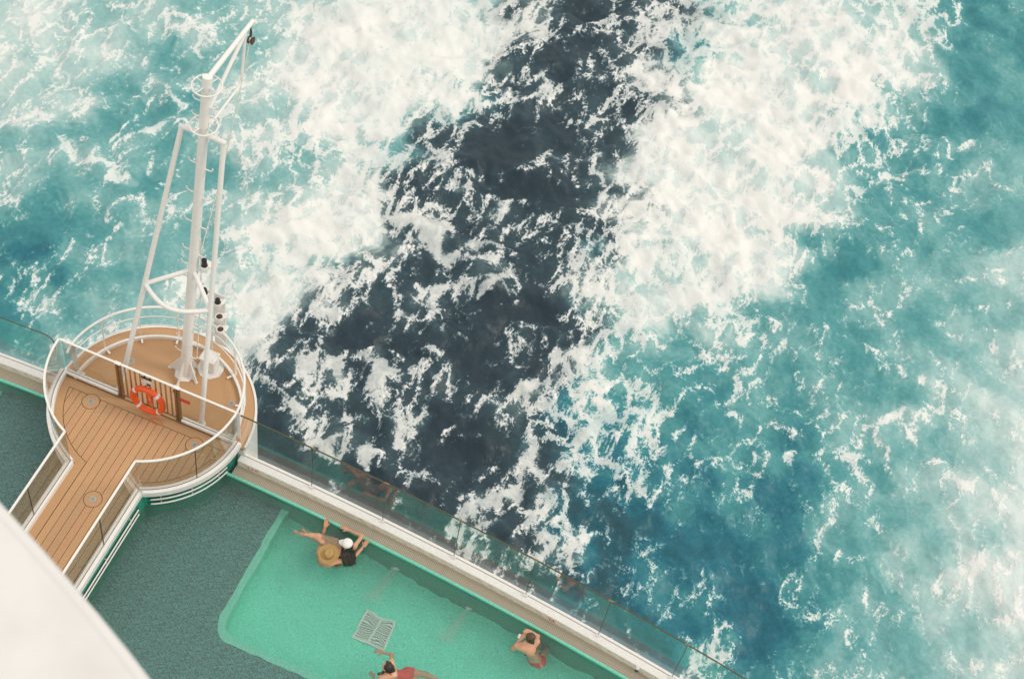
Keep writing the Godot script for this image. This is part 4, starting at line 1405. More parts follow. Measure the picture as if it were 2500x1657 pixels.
func build_mast() -> void:
	var t := thing("mast", "tall white steel mast with two legs, rungs and a boom on the aft deck", "mast", MAST_FOOT)
	var m: StandardMaterial3D = mats.white_paint
	var s := Shape.new()
	s.tube([MAST_FOOT, on_mast(0.6), on_mast(3.5), MAST_TOP], [0.115, 0.106, 0.093, 0.087], 20)
	put("pole", s, m, t)
	s = Shape.new()
	s.lathe([Vector2(0.0, 0.03), Vector2(0.19, 0.03), Vector2(0.21, 0.022), Vector2(0.21, 0.0)], 8, MAST_FOOT)
	put("base_plate", s, m, t)
	# gussets round the foot
	for g in [[PI, 0.36], [PI * 0.5, 0.34], [PI * 0.1, 0.33], [-PI * 0.35, 0.3], [-PI * 0.7, 0.3]]:
		var d := Vector3(cos(g[0]), 0, sin(g[0]))
		var side := Vector3(-d.z, 0, d.x) * 0.012
		var a: Vector3 = MAST_FOOT + d * 0.06 + Vector3(0, 0.02, 0)
		var b: Vector3 = MAST_FOOT + d * float(g[1]) + Vector3(0, 0.02, 0)
		var c := on_mast(0.38) + d * 0.06
		s = Shape.new()
		s.tri(a + side, b + side, c + side)
		s.tri(a - side, c - side, b - side)
		s.quad(b + side, b - side, c - side, c + side)
		s.quad(a + side, a - side, b - side, b + side)
		put("gusset", s, m, t)
		s = Shape.new()
		s.box(MAST_FOOT + d * (float(g[1]) - 0.03) + Vector3(0, 0.012, 0), Vector3(0.07, 0.02, 0.06), Basis(Vector3.UP, -g[0]), 0.004)
		put("foot_plate", s, m, t)
	# legs, cross bar, bow between the legs
	var head := on_mast(5.72)
	for side in [-1.0, 1.0]:
		var foot := Vector3(0.14 + 0.88 * side, DECK, -0.12)
		var top := Vector3(head.x + 0.4 * side, 5.72, head.z + 0.02)
		s = Shape.new()
		s.tube([foot, top], 0.05, 14)
		put("leg", s, m, t)
		s = Shape.new()
		s.lathe([Vector2(0.0, 0.016), Vector2(0.085, 0.016), Vector2(0.085, 0.0)], 20, foot)
		put("foot_plate", s, m, t)
		s = Shape.new()
		s.tube([top + Vector3(0.045 * side, 0, 0), head], 0.05, 14)
		put("cross_bar", s, m, t)
		var joint := foot.lerp(top, (2.4 - foot.y) / (top.y - foot.y))
		s = Shape.new()
		s.tube([joint, on_mast(2.62)], 0.045, 12)
		put("strut", s, m, t)
	var fl := Vector3(0.14 - 0.88, DECK, -0.12).lerp(Vector3(head.x - 0.4, 5.72, head.z), 0.432)
	var fr := Vector3(0.14 + 0.88, DECK, -0.12).lerp(Vector3(head.x + 0.4, 5.72, head.z), 0.432)
	var bow := []
	for i in 17:
		var u := i / 16.0
		bow.append(fl.lerp(fr, u) + Vector3(0, 0, 0.3 * sin(PI * u)))
	s = Shape.new()
	s.tube(bow, 0.045, 12)
	put("bow", s, m, t)
	# hoops
	for h in [[6.72, 0.255], [5.9, 0.24]]:
		var c := on_mast(h[0])
		s = Shape.new()
		var p := []
		for i in 28: p.append(c + Vector3(cos(TAU * i / 28), 0, sin(TAU * i / 28)) * float(h[1]))
		s.tube(p, 0.016, 8, true)
		put("hoop", s, m, t)
		for i in 4:
			var a := 0.35 + TAU * i / 4.0
			s = Shape.new()
			s.tube([c, c + Vector3(cos(a), 0, sin(a)) * float(h[1])], 0.012, 6)
			put("spoke", s, m, t)
	# climbing rungs, hooked at the end
	var ys := [6.37, 6.05, 5.05, 4.4, 3.73, 3.06, 2.7, 2.4, 1.73, 1.25, 0.8, 0.45]
	for i in ys.size():
		for side in [-1.0, 1.0]:
			var y: float = ys[i] + (0.0 if side < 0 else -0.06)
			var c := on_mast(y) + Vector3(0.08 * side, 0, 0)
			s = Shape.new()
			s.tube([c, c + Vector3(0.1 * side, 0, 0), c + Vector3(0.135 * side, 0.015, 0), c + Vector3(0.15 * side, 0.045, 0), c + Vector3(0.155 * side, 0.08, 0)], 0.014, 8)
			put("rung", s, m, t)
	# boom and its brace
	s = Shape.new()
	s.tube([on_mast(6.85), Vector3(0.2, 6.77, -4.04)], [0.05, 0.042], 12)
	put("boom", s, m, t)
	s = Shape.new()
	s.tube([on_mast(6.02), Vector3(0.2, 6.74, -3.76)], 0.036, 12)
	put("boom_strut", s, m, t)
	s = Shape.new()
	s.tube([on_mast(5.72), Vector3(0.2, 5.66, -3.5), Vector3(0.2, 5.76, -3.58), Vector3(0.2, 6.72, -3.75)], 0.026, 10)
	put("boom_brace", s, m, t)
	s = Shape.new()
	s.tube([Vector3(0.2, 6.75, -3.95), Vector3(0.2, 6.62, -3.95)], 0.014, 8)
	put("eye", s, mats.black, t)
	# navigation lanterns on trays to the right of the pole
	var plate := Shape.new()
	plate.box(Vector3(0.58, 0.95, -1.78), Vector3(0.26, 1.7, 0.03), Basis(), 0.01)
	plate.box(Vector3(0.36, 1.9, -1.7), Vector3(0.3, 0.05, 0.05), Basis(), 0.01)
	plate.box(Vector3(0.38, 0.5, -1.7), Vector3(0.3, 0.05, 0.05), Basis(), 0.01)
	put("lantern_plate", plate, m, t)
	for l in [[Vector3(0.4, 2.72, -1.62), 0.2], [Vector3(0.37, 1.85, -1.62), 0.15], [Vector3(0.64, 1.72, -1.62), 0.12], [Vector3(0.66, 1.27, -1.62), 0.03], [Vector3(0.67, 0.86, -1.62), 0.02]]:
		var at: Vector3 = l[0]
		var lan := Node3D.new()
		lan.name = "lantern"
		lan.position = at - MAST_FOOT
		t.add_child(lan, true)
		s = Shape.new()
		s.lathe([Vector2(0.0, 0.004), Vector2(0.062, 0.004), Vector2(0.062, 0.05), Vector2(0.08, 0.05), Vector2(0.08, -0.03), Vector2(0.0, -0.03)], 18, at)
		s.box(at + Vector3(0, -0.015, -0.1), Vector3(0.2, 0.03, 0.14), Basis(), 0.005)
		put("tray", s, m, lan)
		s = Shape.new()
		s.lathe([Vector2(0.061, 0.008), Vector2(0.0, 0.0085)], 18, at)
		put("tray_floor", s, mats.rust_dark, lan)
		s = Shape.new()
		var hh: float = l[1]
		s.lathe([Vector2(0.0, hh + 0.05), Vector2(0.03, hh + 0.045), Vector2(0.046, hh + 0.02), Vector2(0.05, hh), Vector2(0.05, 0.02), Vector2(0.055, 0.02), Vector2(0.055, 0.01)], 18, at)
		put("lamp_body", s, mats.black if hh > 0.05 else mats.rust_dark, lan)
	s = Shape.new()
	s.tube([on_mast(3.4) + Vector3(0.1, 0, 0), Vector3(0.31, 2.6, -1.66), Vector3(0.3, 1.2, -1.5), Vector3(0.3, 0.1, -1.3)], 0.012, 6)
	put("cable", s, m, t)
	# block hanging from the boom
	var bl := thing("pulley_block", "dark wooden pulley block hanging from the boom tip", "pulley", Vector3(0.2, 6.6, -3.95))
	s = Shape.new()
	for sg in [-1.0, 1.0]:
		var b := Basis(Vector3.BACK, PI / 2) * Basis(Vector3.UP, 0.0)
		s.lathe([Vector2(0.0, 0.018), Vector2(0.06, 0.016), Vector2(0.075, 0.004), Vector2(0.075, -0.01), Vector2(0.0, -0.012)], 18, Vector3(0.2 + 0.035 * sg, 6.38, -3.95), b)
	put("cheek", s, mats.rust_dark, bl)
	s = Shape.new()
	s.lathe([Vector2(0.0, 0.02), Vector2(0.055, 0.02), Vector2(0.045, 0.0), Vector2(0.055, -0.02), Vector2(0.0, -0.02)], 18, Vector3(0.2, 6.38, -3.95), Basis(Vector3.BACK, PI / 2))
	put("wheel", s, mats.steel, bl)
	s = Shape.new()
	var sh := []
	for i in 14: sh.append(Vector3(0.2, 6.545 + sin(TAU * i / 14) * 0.07, -3.95 + cos(TAU * i / 14) * 0.028))
	s.tube(sh, 0.011, 8, true)
	put("shackle", s, mats.black, bl)
	s = Shape.new()
	var rp := []
	for i in 11:
		var u := i / 10.0
		rp.append(Vector3(0.2, 6.36, -3.9).lerp(on_mast(3.2) + Vector3(0.14, 0, 0), u) - Vector3(0, 0.25 * sin(PI * u), 0))
	s.tube(rp, 0.009, 6)
	single("rope", "thin pale rope hanging from the boom down to the mast", "rope", s, mats.cream)
	# locker beside the foot
	var k := thing("deck_locker", "small white steel locker on the deck to the right of the mast foot", "locker", Vector3(0.56, DECK, -1.35))
	s = Shape.new()
	s.box(Vector3(0.56, DECK + 0.19, -1.35), Vector3(0.3, 0.36, 0.26), Basis(), 0.02)
	put("body", s, m, k)
	s = Shape.new()
	s.box(Vector3(0.56, DECK + 0.385, -1.345), Vector3(0.33, 0.03, 0.29), Basis(), 0.008)
	put("lid", s, m, k)
	s = Shape.new()
	s.lathe([Vector2(0.0, 0.014), Vector2(0.27, 0.014), Vector2(0.27, 0.0)], 8, Vector3(0.58, DECK, -1.33), Basis(Vector3.UP, PI / 8))
	put("base_plate", s, m, k)
	s = Shape.new()
	s.box(Vector3(0.56, DECK + 0.25, -1.215), Vector3(0.06, 0.012, 0.02))
	put("handle", s, mats.steel, k)

# ---------------------------------------------------------------- lifebuoy and small things

func torus_part(s: Shape, c: Vector3, b: Basis, big: float, small: float, a0: float, a1: float, k: int) -> void:
	var p := []
	for i in k + 1:
		var a := lerpf(a0, a1, float(i) / k)
		p.append(c + b * Vector3(cos(a) * big, sin(a) * big, 0))
	s.tube(p, small, 16)

func build_lifebuoy() -> void:
	var c := Vector3(0.025, 0.335, 0.105)
	var b := Basis(Vector3.RIGHT, -0.08)
	var t := thing("lifebuoy", "orange lifebuoy with four white bands hanging on the gate", "lifebuoy", c)
	var s := Shape.new()
	torus_part(s, c, b, 0.315, 0.062, 0, TAU, 48)
	put("ring", s, mats.orange, t)
	for i in 4:
		var a := PI / 4 + PI / 2 * i + 0.1
		s = Shape.new()
		torus_part(s, c, b, 0.315, 0.0645, a - 0.09, a + 0.09, 6)
		put("band", s, mats.band_white, t)
	for i in 4:
		var a := PI / 4 + PI / 2 * i + 0.1
		s = Shape.new()
		var p := []
		for j in 13:
			var u := j / 12.0
			var an := a + PI / 2 * u
			p.append(c + b * Vector3(cos(an), sin(an), 0) * (0.385 - 0.05 * sin(PI * u)) + b * Vector3(0, 0, 0.045 * sin(PI * u)))
		s.tube(p, 0.007, 6)
		put("grab_line", s, mats.rope_orange, t)
	# line and light stowed inside and below it
	var l := thing("rescue_line", "coil of orange rescue line dangling under the lifebuoy", "line", Vector3(0.15, DECK, 0.2))
	s = Shape.new()
	for q in 3:
		var p := []
		for i in 20: p.append(Vector3(0.02 + q * 0.02 + cos(TAU * i / 20) * 0.045, 0.36 - q * 0.03 + sin(TAU * i / 20) * 0.12, 0.06 + 0.014 * q))
		s.tube(p, 0.011, 6, true)
	put("coil", s, mats.orange, l)
	s = Shape.new()
	var p2 := []
	for i in 22: p2.append(Vector3(0.24 + cos(TAU * i / 22) * 0.12, -0.107 + 0.004 * sin(3.0 * i), 0.22 + sin(TAU * i / 22) * 0.055))
	s.tube(p2, 0.007, 6, true)
	s.tube([Vector3(0.1, 0.26, 0.08), Vector3(0.13, 0.05, 0.16), Vector3(0.16, -0.1, 0.19)], 0.007, 6)
	put("loop", s, mats.rope_orange, l)

func build_small_things() -> void:
	var s := Shape.new()
	# white ledge of the upper deck close below the viewer
	var edge := [Vector2(8.7221, 13.5122), Vector2(8.9151, 13.5911), Vector2(9.0820, 13.6611), Vector2(9.1425, 13.6868), Vector2(9.2027, 13.7134), Vector2(9.2621, 13.7405), Vector2(9.3136, 13.7652), Vector2(9.3534, 13.7855), Vector2(9.4161, 13.8179), Vector2(9.5714, 13.9061)]
	var top := PackedVector2Array(edge)
	top.append(edge[9] + Vector2(-0.9, 1.9))
	top.append(edge[0] + Vector2(-0.9, 1.9))
	s.prism(top, 25.1, 25.3)
	var ledge := thing("deck_ledge", "blurred white painted ledge of the upper deck in the lower left corner", "ledge", Vector3(edge[4].x, 25.1, edge[4].y))
	put("slab", s, mats.ledge_paint, ledge)
	s = Shape.new()
	var p := []
	for e in edge: p.append(Vector3(e.x, 25.29, e.y))
	s.tube(p, 0.012, 10)
	put("edge_roll", s, mats.ledge_paint, ledge)
	# drain in the deep basin
	var g := thing("floor_drain", "square white slatted drain cover on the bottom of the deep basin", "drain cover", Vector3(5.67, BASIN, 1.92))
	s = Shape.new()
	for sg in [-1.0, 1.0]:
		s.box(Vector3(5.67 + 0.29 * sg, BASIN + 0.02, 1.92), Vector3(0.04, 0.04, 0.62), Basis(), 0.006)
		s.box(Vector3(5.67, BASIN + 0.02, 1.92 + 0.29 * sg), Vector3(0.54, 0.04, 0.04), Basis(), 0.006)
	s.box(Vector3(5.67, BASIN + 0.022, 1.92), Vector3(0.04, 0.04, 0.54), Basis(), 0.006)
	s.box(Vector3(5.67, BASIN + 0.021, 1.92), Vector3(0.54, 0.038, 0.04), Basis(), 0.006)
	put("frame", s, mat("grille_white", lin(0.72, 0.78, 0.72), 0.5), g)
	s = Shape.new()
	s.box(Vector3(5.67, BASIN + 0.004, 1.92), Vector3(0.54, 0.006, 0.54))
	put("sump", s, mat("sump", lin(0.16, 0.3, 0.27), 0.7), g)
	for i in 14:
		var z := 1.92 - 0.25 + i * 0.0385
		if absf(z - 1.92) < 0.03: continue
		s = Shape.new()
		s.box(Vector3(5.67, BASIN + 0.018, z), Vector3(0.54, 0.03, 0.022), Basis(), 0.004)
		put("slat", s, mats.grille_white, g)
	# fittings in the stern wall, each light cone shaped from pale specks
	for j in [[5.5, "beside the couple"], [7.1, "left of the lone swimmer"]]:
		var at := stern(j[0], 0.425, -1.3)
		var t := thing("wall_fitting", "white round inlet in the pool wall " + j[1], "fitting", at, "pool wall fittings")
		s = Shape.new()
		s.lathe([Vector2(0.045, 0.02), Vector2(0.06, 0.025), Vector2(0.08, 0.0)], 18, at, Basis(Vector3.RIGHT, PI / 2))
		put("rim", s, mats.band_white, t)
		s = Shape.new()
		s.lathe([Vector2(0.0, 0.035), Vector2(0.02, 0.032), Vector2(0.045, 0.018)], 18, at, Basis(Vector3.RIGHT, PI / 2))
		put("fitting_face", s, mats.cap_white_plastic, t)
		var rng := RandomNumberGenerator.new()
		rng.seed = 900 + int(j[0])
		var mm := MultiMesh.new()
		mm.transform_format = MultiMesh.TRANSFORM_3D
		var sp := SphereMesh.new()
		sp.radius = 0.5; sp.height = 1.0; sp.radial_segments = 6; sp.rings = 3
		sp.material = mat("light_speck", lin(0.8, 0.85, 0.78), 0.3)
		mm.mesh = sp
		mm.instance_count = 5000
		for i in mm.instance_count:
			var d := pow(rng.randf(), 0.8) * 0.85
			var wide := 0.035 + d * 0.3
			var q := at + Vector3(rng.randfn(0, 0.42) * wide - d * 0.16, d * 0.1 + rng.randfn(0, 0.35) * wide * 0.5, d)
			mm.set_instance_transform(i, Transform3D(Basis().scaled(Vector3.ONE * rng.randf_range(0.003, 0.006)), q))
		var o := MultiMeshInstance3D.new()
		o.multimesh = mm
		o.name = numbered("light_cone")
		o.set_meta("kind", "stuff")
		o.set_meta("label", "faint cone of light shaped from pale specks in the pool " + j[1])
		add_child(o)
	# blue tiles below the lip
	s = Shape.new()
	for i in 4: s.box(stern(6.9 + i * 0.09, 0.423, -0.68), Vector3(0.06, 0.05, 0.012))
	single("tile_mark", "row of small blue tiles set in the pool wall under the lip", "tiles", s, mat("blue_tile", lin(0.02, 0.25, 0.5), 0.3))
	# little light post on the grating
	var bp := stern(10.45, 0.17, -0.515)
	var lt := thing("deck_light", "short grey deck light with white cap standing on the grating", "deck light", bp)
	s = Shape.new()
	s.lathe([Vector2(0.032, 0.0), Vector2(0.032, 0.12), Vector2(0.0, 0.12)], 14, bp)
	put("stem", s, mat("grey_metal", lin(0.12, 0.12, 0.12), 0.4, 0.5), lt)
	s = Shape.new()
	s.lathe([Vector2(0.0, 0.165), Vector2(0.03, 0.16), Vector2(0.042, 0.145), Vector2(0.042, 0.12), Vector2(0.0, 0.12)], 14, bp)
	put("cap", s, mats.band_white, lt)

# ---------------------------------------------------------------- people

# distance field of tapered capsules [a, b, ra, rb] on a grid, joined smoothly
func grow(bones: Array, cell: float, blend: float, like: Dictionary = {}) -> Dictionary:
	var lo := Vector3.ONE * 1e9
	var hi := -lo
	if like.is_empty():
		for b in bones:
			var m := Vector3.ONE * (maxf(b[2], b[3]) + cell * 3.0 + blend)
			lo = lo.min(b[0] - m).min(b[1] - m)
			hi = hi.max(b[0] + m).max(b[1] + m)
	else:
		lo = like.lo
	var nx: int = ceili((hi.x - lo.x) / cell) if like.is_empty() else like.nx
	var ny: int = ceili((hi.y - lo.y) / cell) if like.is_empty() else like.ny
	var nz: int = ceili((hi.z - lo.z) / cell) if like.is_empty() else like.nz
	var f := PackedFloat32Array()
	f.resize(nx * ny * nz)
	f.fill(1.0)
	for b in bones:
		var a: Vector3 = b[0]
		var e: Vector3 = b[1]
		var ra: float = b[2]
		var rb: float = b[3]
		var m := maxf(ra, rb) + cell * 2.5 + blend
		var i0 := clampi(int((minf(a.x, e.x) - m - lo.x) / cell), 0, nx - 1)
		var i1 := clampi(int((maxf(a.x, e.x) + m - lo.x) / cell) + 1, 0, nx - 1)
		var j0 := clampi(int((minf(a.y, e.y) - m - lo.y) / cell), 0, ny - 1)
		var j1 := clampi(int((maxf(a.y, e.y) + m - lo.y) / cell) + 1, 0, ny - 1)
		var k0 := clampi(int((minf(a.z, e.z) - m - lo.z) / cell), 0, nz - 1)
		var k1 := clampi(int((maxf(a.z, e.z) + m - lo.z) / cell) + 1, 0, nz - 1)
		var ab := e - a
		var l2 := maxf(ab.length_squared(), 1e-8)
		for k in range(k0, k1 + 1):
			for j in range(j0, j1 + 1):
				var at := (k * ny + j) * nx
				var p := Vector3(lo.x + i0 * cell, lo.y + j * cell, lo.z + k * cell)
				for i in range(i0, i1 + 1):
					var ap := p - a
					var t := clampf(ap.dot(ab) / l2, 0.0, 1.0)
					var d := (ap - ab * t).length() - ra - (rb - ra) * t
					p.x += cell
					var old := f[at + i]
					if blend > 0.0:
						var h := maxf(blend - absf(old - d), 0.0) / blend
						f[at + i] = minf(old, d) - h * h * blend * 0.25
					elif d < old:
						f[at + i] = d
	return {"f": f, "lo": lo, "nx": nx, "ny": ny, "nz": nz, "cell": cell}

# surface nets
func hide_of(g: Dictionary, s: Shape) -> void:
	var f: PackedFloat32Array = g.f
	var nx: int = g.nx
	var ny: int = g.ny
	var nz: int = g.nz
	var cell: float = g.cell
	var lo: Vector3 = g.lo
	var sx := 1
	var sy := nx
	var sz := nx * ny
	var vid := PackedInt32Array()
	vid.resize(nx * ny * nz)
	vid.fill(-1)
	var off := [0, sx, sy, sx + sy, sz, sx + sz, sy + sz, sx + sy + sz]
	var edges := [[0, 1], [2, 3], [4, 5], [6, 7], [0, 2], [1, 3], [4, 6], [5, 7], [0, 4], [1, 5], [2, 6], [3, 7]]
	var far := cell * 2.5
	for k in nz - 1:
		for j in ny - 1:
			var at := (k * ny + j) * nx
			for i in nx - 1:
				var c := at + i
				var f0 := f[c]
				if f0 > far or f0 < -far: continue
				var val := [f0, f[c + sx], f[c + sy], f[c + sx + sy], f[c + sz], f[c + sx + sz], f[c + sy + sz], f[c + sx + sy + sz]]
				var inside := 0
				for q in val:
					if q < 0.0: inside += 1
				if inside == 0 or inside == 8: continue
				var p := Vector3.ZERO
				var m := 0
				for e in edges:
					var a: float = val[e[0]]
					var b: float = val[e[1]]
					if (a < 0.0) != (b < 0.0):
						var t := a / (a - b)
						var pa := Vector3(e[0] & 1, (e[0] >> 1) & 1, e[0] >> 2)
						var pb := Vector3(e[1] & 1, (e[1] >> 1) & 1, e[1] >> 2)
						p += pa.lerp(pb, t)
						m += 1
				p /= m
				vid[c] = s.v.size()
				s.v.append(lo + (Vector3(i, j, k) + p) * cell)
				s.n.append(Vector3(val[1] + val[3] + val[5] + val[7] - val[0] - val[2] - val[4] - val[6], val[2] + val[3] + val[6] + val[7] - val[0] - val[1] - val[4] - val[5], val[4] + val[5] + val[6] + val[7] - val[0] - val[1] - val[2] - val[3]).normalized())
	for k in range(1, nz - 1):
		for j in range(1, ny - 1):
			var at := (k * ny + j) * nx
			for i in range(1, nx - 1):
				var c := at + i
				var f0 := f[c]
				if f0 > far or f0 < -far: continue
				for ax in 3:
					var f1: float = f[c + [sx, sy, sz][ax]]
					if (f0 < 0.0) == (f1 < 0.0): continue
					var u: int = [sy, sz, sx][ax]
					var w: int = [sz, sx, sy][ax]
					var q := [vid[c - u - w], vid[c - w], vid[c], vid[c - u]]
					if q.min() < 0: continue
					if f0 < 0.0: s.ix.append_array([q[0], q[2], q[1], q[0], q[3], q[2]])
					else: s.ix.append_array([q[0], q[1], q[2], q[0], q[2], q[3]])

func flesh(bones: Array, cell := 0.011, blend := 0.03) -> Shape:
	var s := Shape.new()
	hide_of(grow(bones, cell, blend), s)
	return s

# cloth: the body a little thicker, only where the given capsules reach
func cloth(bones: Array, where: Array, thick := 0.007, cell := 0.011) -> Shape:
	var g := grow(bones, cell, 0.03)
	var r := grow(where, cell, 0.0, g)
	var f: PackedFloat32Array = g.f
	var q: PackedFloat32Array = r.f
	for i in f.size(): f[i] = maxf(f[i] - thick, q[i])
	g.f = f
	var s := Shape.new()
	hide_of(g, s)
	return s

# palm and five fingers from the wrist w towards d; nrm is the back of the hand, side is where the thumb sits
func hand(s: Shape, w: Vector3, d: Vector3, nrm: Vector3, side: float, curl: float) -> void:
	d = d.normalized()
	nrm = (nrm - d * nrm.dot(d)).normalized()
	var across := d.cross(nrm) * side
	var bones := []
	for i in 4:
		var o := (1.5 - i) * 0.0195
		var knuckle := w + d * (0.088 - absf(i - 1.2) * 0.004) + across * o
		bones.append([w + across * o * 0.75, knuckle, 0.016, 0.0125])
		var lens := [[0.036, 0.026, 0.02], [0.04, 0.029, 0.021], [0.037, 0.027, 0.02], [0.028, 0.021, 0.018]]
		var at := knuckle
		var bend := curl * 0.4
		for q in 3:
			var dir := (d * cos(bend) - nrm * sin(bend) + across * (1.5 - i) * 0.06).normalized()
			var nx: Vector3 = at + dir * float(lens[i][q])
			bones.append([at, nx, 0.0098 - 0.0008 * q, 0.0092 - 0.0008 * q])
			at = nx
			bend += curl * 0.5
	var th := w + d * 0.022 + across * 0.03
	var t1 := th + (d * 0.75 + across * 0.75 - nrm * 0.2).normalized() * 0.042
	var t2 := t1 + (d * 0.95 + across * 0.3 - nrm * 0.35).normalized() * 0.03
	bones.append([th, t1, 0.015, 0.0115])
	bones.append([t1, t2, 0.0105, 0.0095])
	hide_of(grow(bones, 0.0045, 0.008), s)

func foot(bones: Array, ankle: Vector3, toe: Vector3, up: Vector3) -> void:
	var d := (toe - ankle).normalized()
	var heel := ankle - d * 0.03 - up * 0.035
	var side := d.cross(up).normalized()
	bones.append([ankle, heel, 0.034, 0.03])
	bones.append([heel, toe - d * 0.05 - up * 0.02 + side * 0.012, 0.03, 0.026])
	bones.append([heel, toe - d * 0.05 - up * 0.02 - side * 0.018, 0.028, 0.022])
	for i in 5:
		var o := side * (0.034 - 0.017 * i)
		bones.append([toe - d * 0.055 - up * 0.02 + o * 0.8, toe - d * (0.004 + 0.008 * i) - up * 0.024 + o, 0.015, 0.011 - 0.0008 * i])

func head(bones: Array, c: Vector3, face: Vector3, up: Vector3) -> void:
	face = face.normalized()
	up = (up - face * up.dot(face)).normalized()
	var side := face.cross(up)
	bones.append([c + up * 0.03 - face * 0.015, c + up * 0.02 + face * 0.01, 0.088, 0.086])
	bones.append([c + face * 0.03 - up * 0.02, c + face * 0.05 - up * 0.08, 0.066, 0.04])
	bones.append([c + face * 0.1 + up * 0.01, c + face * 0.117 - up * 0.022, 0.011, 0.014])
	for sg in [-1.0, 1.0]:
		bones.append([c + side * sg * 0.084 + up * 0.02 - face * 0.01, c + side * sg * 0.084 - up * 0.025, 0.016, 0.012])

# eyes, brows and lips as small pieces of the face
func face_parts(parent: Node3D, c: Vector3, face: Vector3, up: Vector3) -> void:
	face = face.normalized()
	up = (up - face * up.dot(face)).normalized()
	var side := face.cross(up)
	for sg in [-1.0, 1.0]:
		var s := Shape.new()
		s.lathe([Vector2(0.0, 0.006), Vector2(0.008, 0.004), Vector2(0.012, 0.0)], 10, c + face * 0.09 + up * 0.012 + side * sg * 0.032, Basis(side, face, side.cross(face)))
		put("eye", s, mats.black, parent)
	var l := Shape.new()
	l.tube([c + face * 0.092 - up * 0.06 - side * 0.022, c + face * 0.1 - up * 0.058, c + face * 0.092 - up * 0.06 + side * 0.022], 0.007, 8)
	put("lips", l, mats.lips, parent)

func strands(points: Array, wide: Array, count: int, seed_: int, thick := 0.016) -> Array:
	# locks of hair along a line, spread to each side
	var rng := RandomNumberGenerator.new()
	rng.seed = seed_
	var out := []
	for n in count:
		var u := rng.randf_range(-1, 1)
		var lift := rng.randf_range(-0.4, 0.6)
		var prev := Vector3.ZERO
		var reach := 1.0 - 0.16 * u * u + rng.randf_range(-0.12, 0.05)
		for i in points.size():
			var p: Vector3 = points[i]
			if i > 0: p = points[i - 1].lerp(p, reach)
			var d: Vector3 = (points[mini(i + 1, points.size() - 1)] - points[maxi(i - 1, 0)]).normalized()
			var side := d.cross(Vector3.UP).normalized()
			var q := p + side * u * float(wide[i]) + Vector3.UP * lift * 0.035 + Vector3(rng.randf_range(-1, 1), rng.randf_range(-0.5, 0.5), rng.randf_range(-1, 1)) * 0.012
			if i > 0: out.append([prev, q, thick * (1.05 - 0.12 * i), thick * (0.95 - 0.14 * i)])
			prev = q
	return out

func build_people() -> void:
	for sk in [["skin_tan", lin(0.7, 0.345, 0.19)], ["skin_light", lin(0.75, 0.41, 0.255)]]:
		var m := mat(sk[0], sk[1], 0.36)
		cover(m, tones([Color(0.88, 0.85, 0.83), Color(1, 1, 1)], 0.04, 61), 3.0)
	mat("lips", lin(0.45, 0.12, 0.1), 0.5)
	mat("hair_dark", lin(0.022, 0.017, 0.01), 0.5)
	mat("hair_brown", lin(0.075, 0.05, 0.02), 0.5)
	mat("cap_white", lin(0.8, 0.77, 0.73), 0.7)
	mat("straw", lin(0.62, 0.42, 0.17), 0.8)
	cover(mats.straw, tones([Color(0.7, 0.64, 0.55), Color(1, 1, 1)], 0.12, 66), 4.0, relief(0.25, 67), 0.25)
	mat("swim_red", lin(0.78, 0.065, 0.045), 0.6)
	mat("swim_dark", lin(0.03, 0.03, 0.045), 0.7)
	hugging_person()
	capped_person()
	lone_person()
	swimming_person()

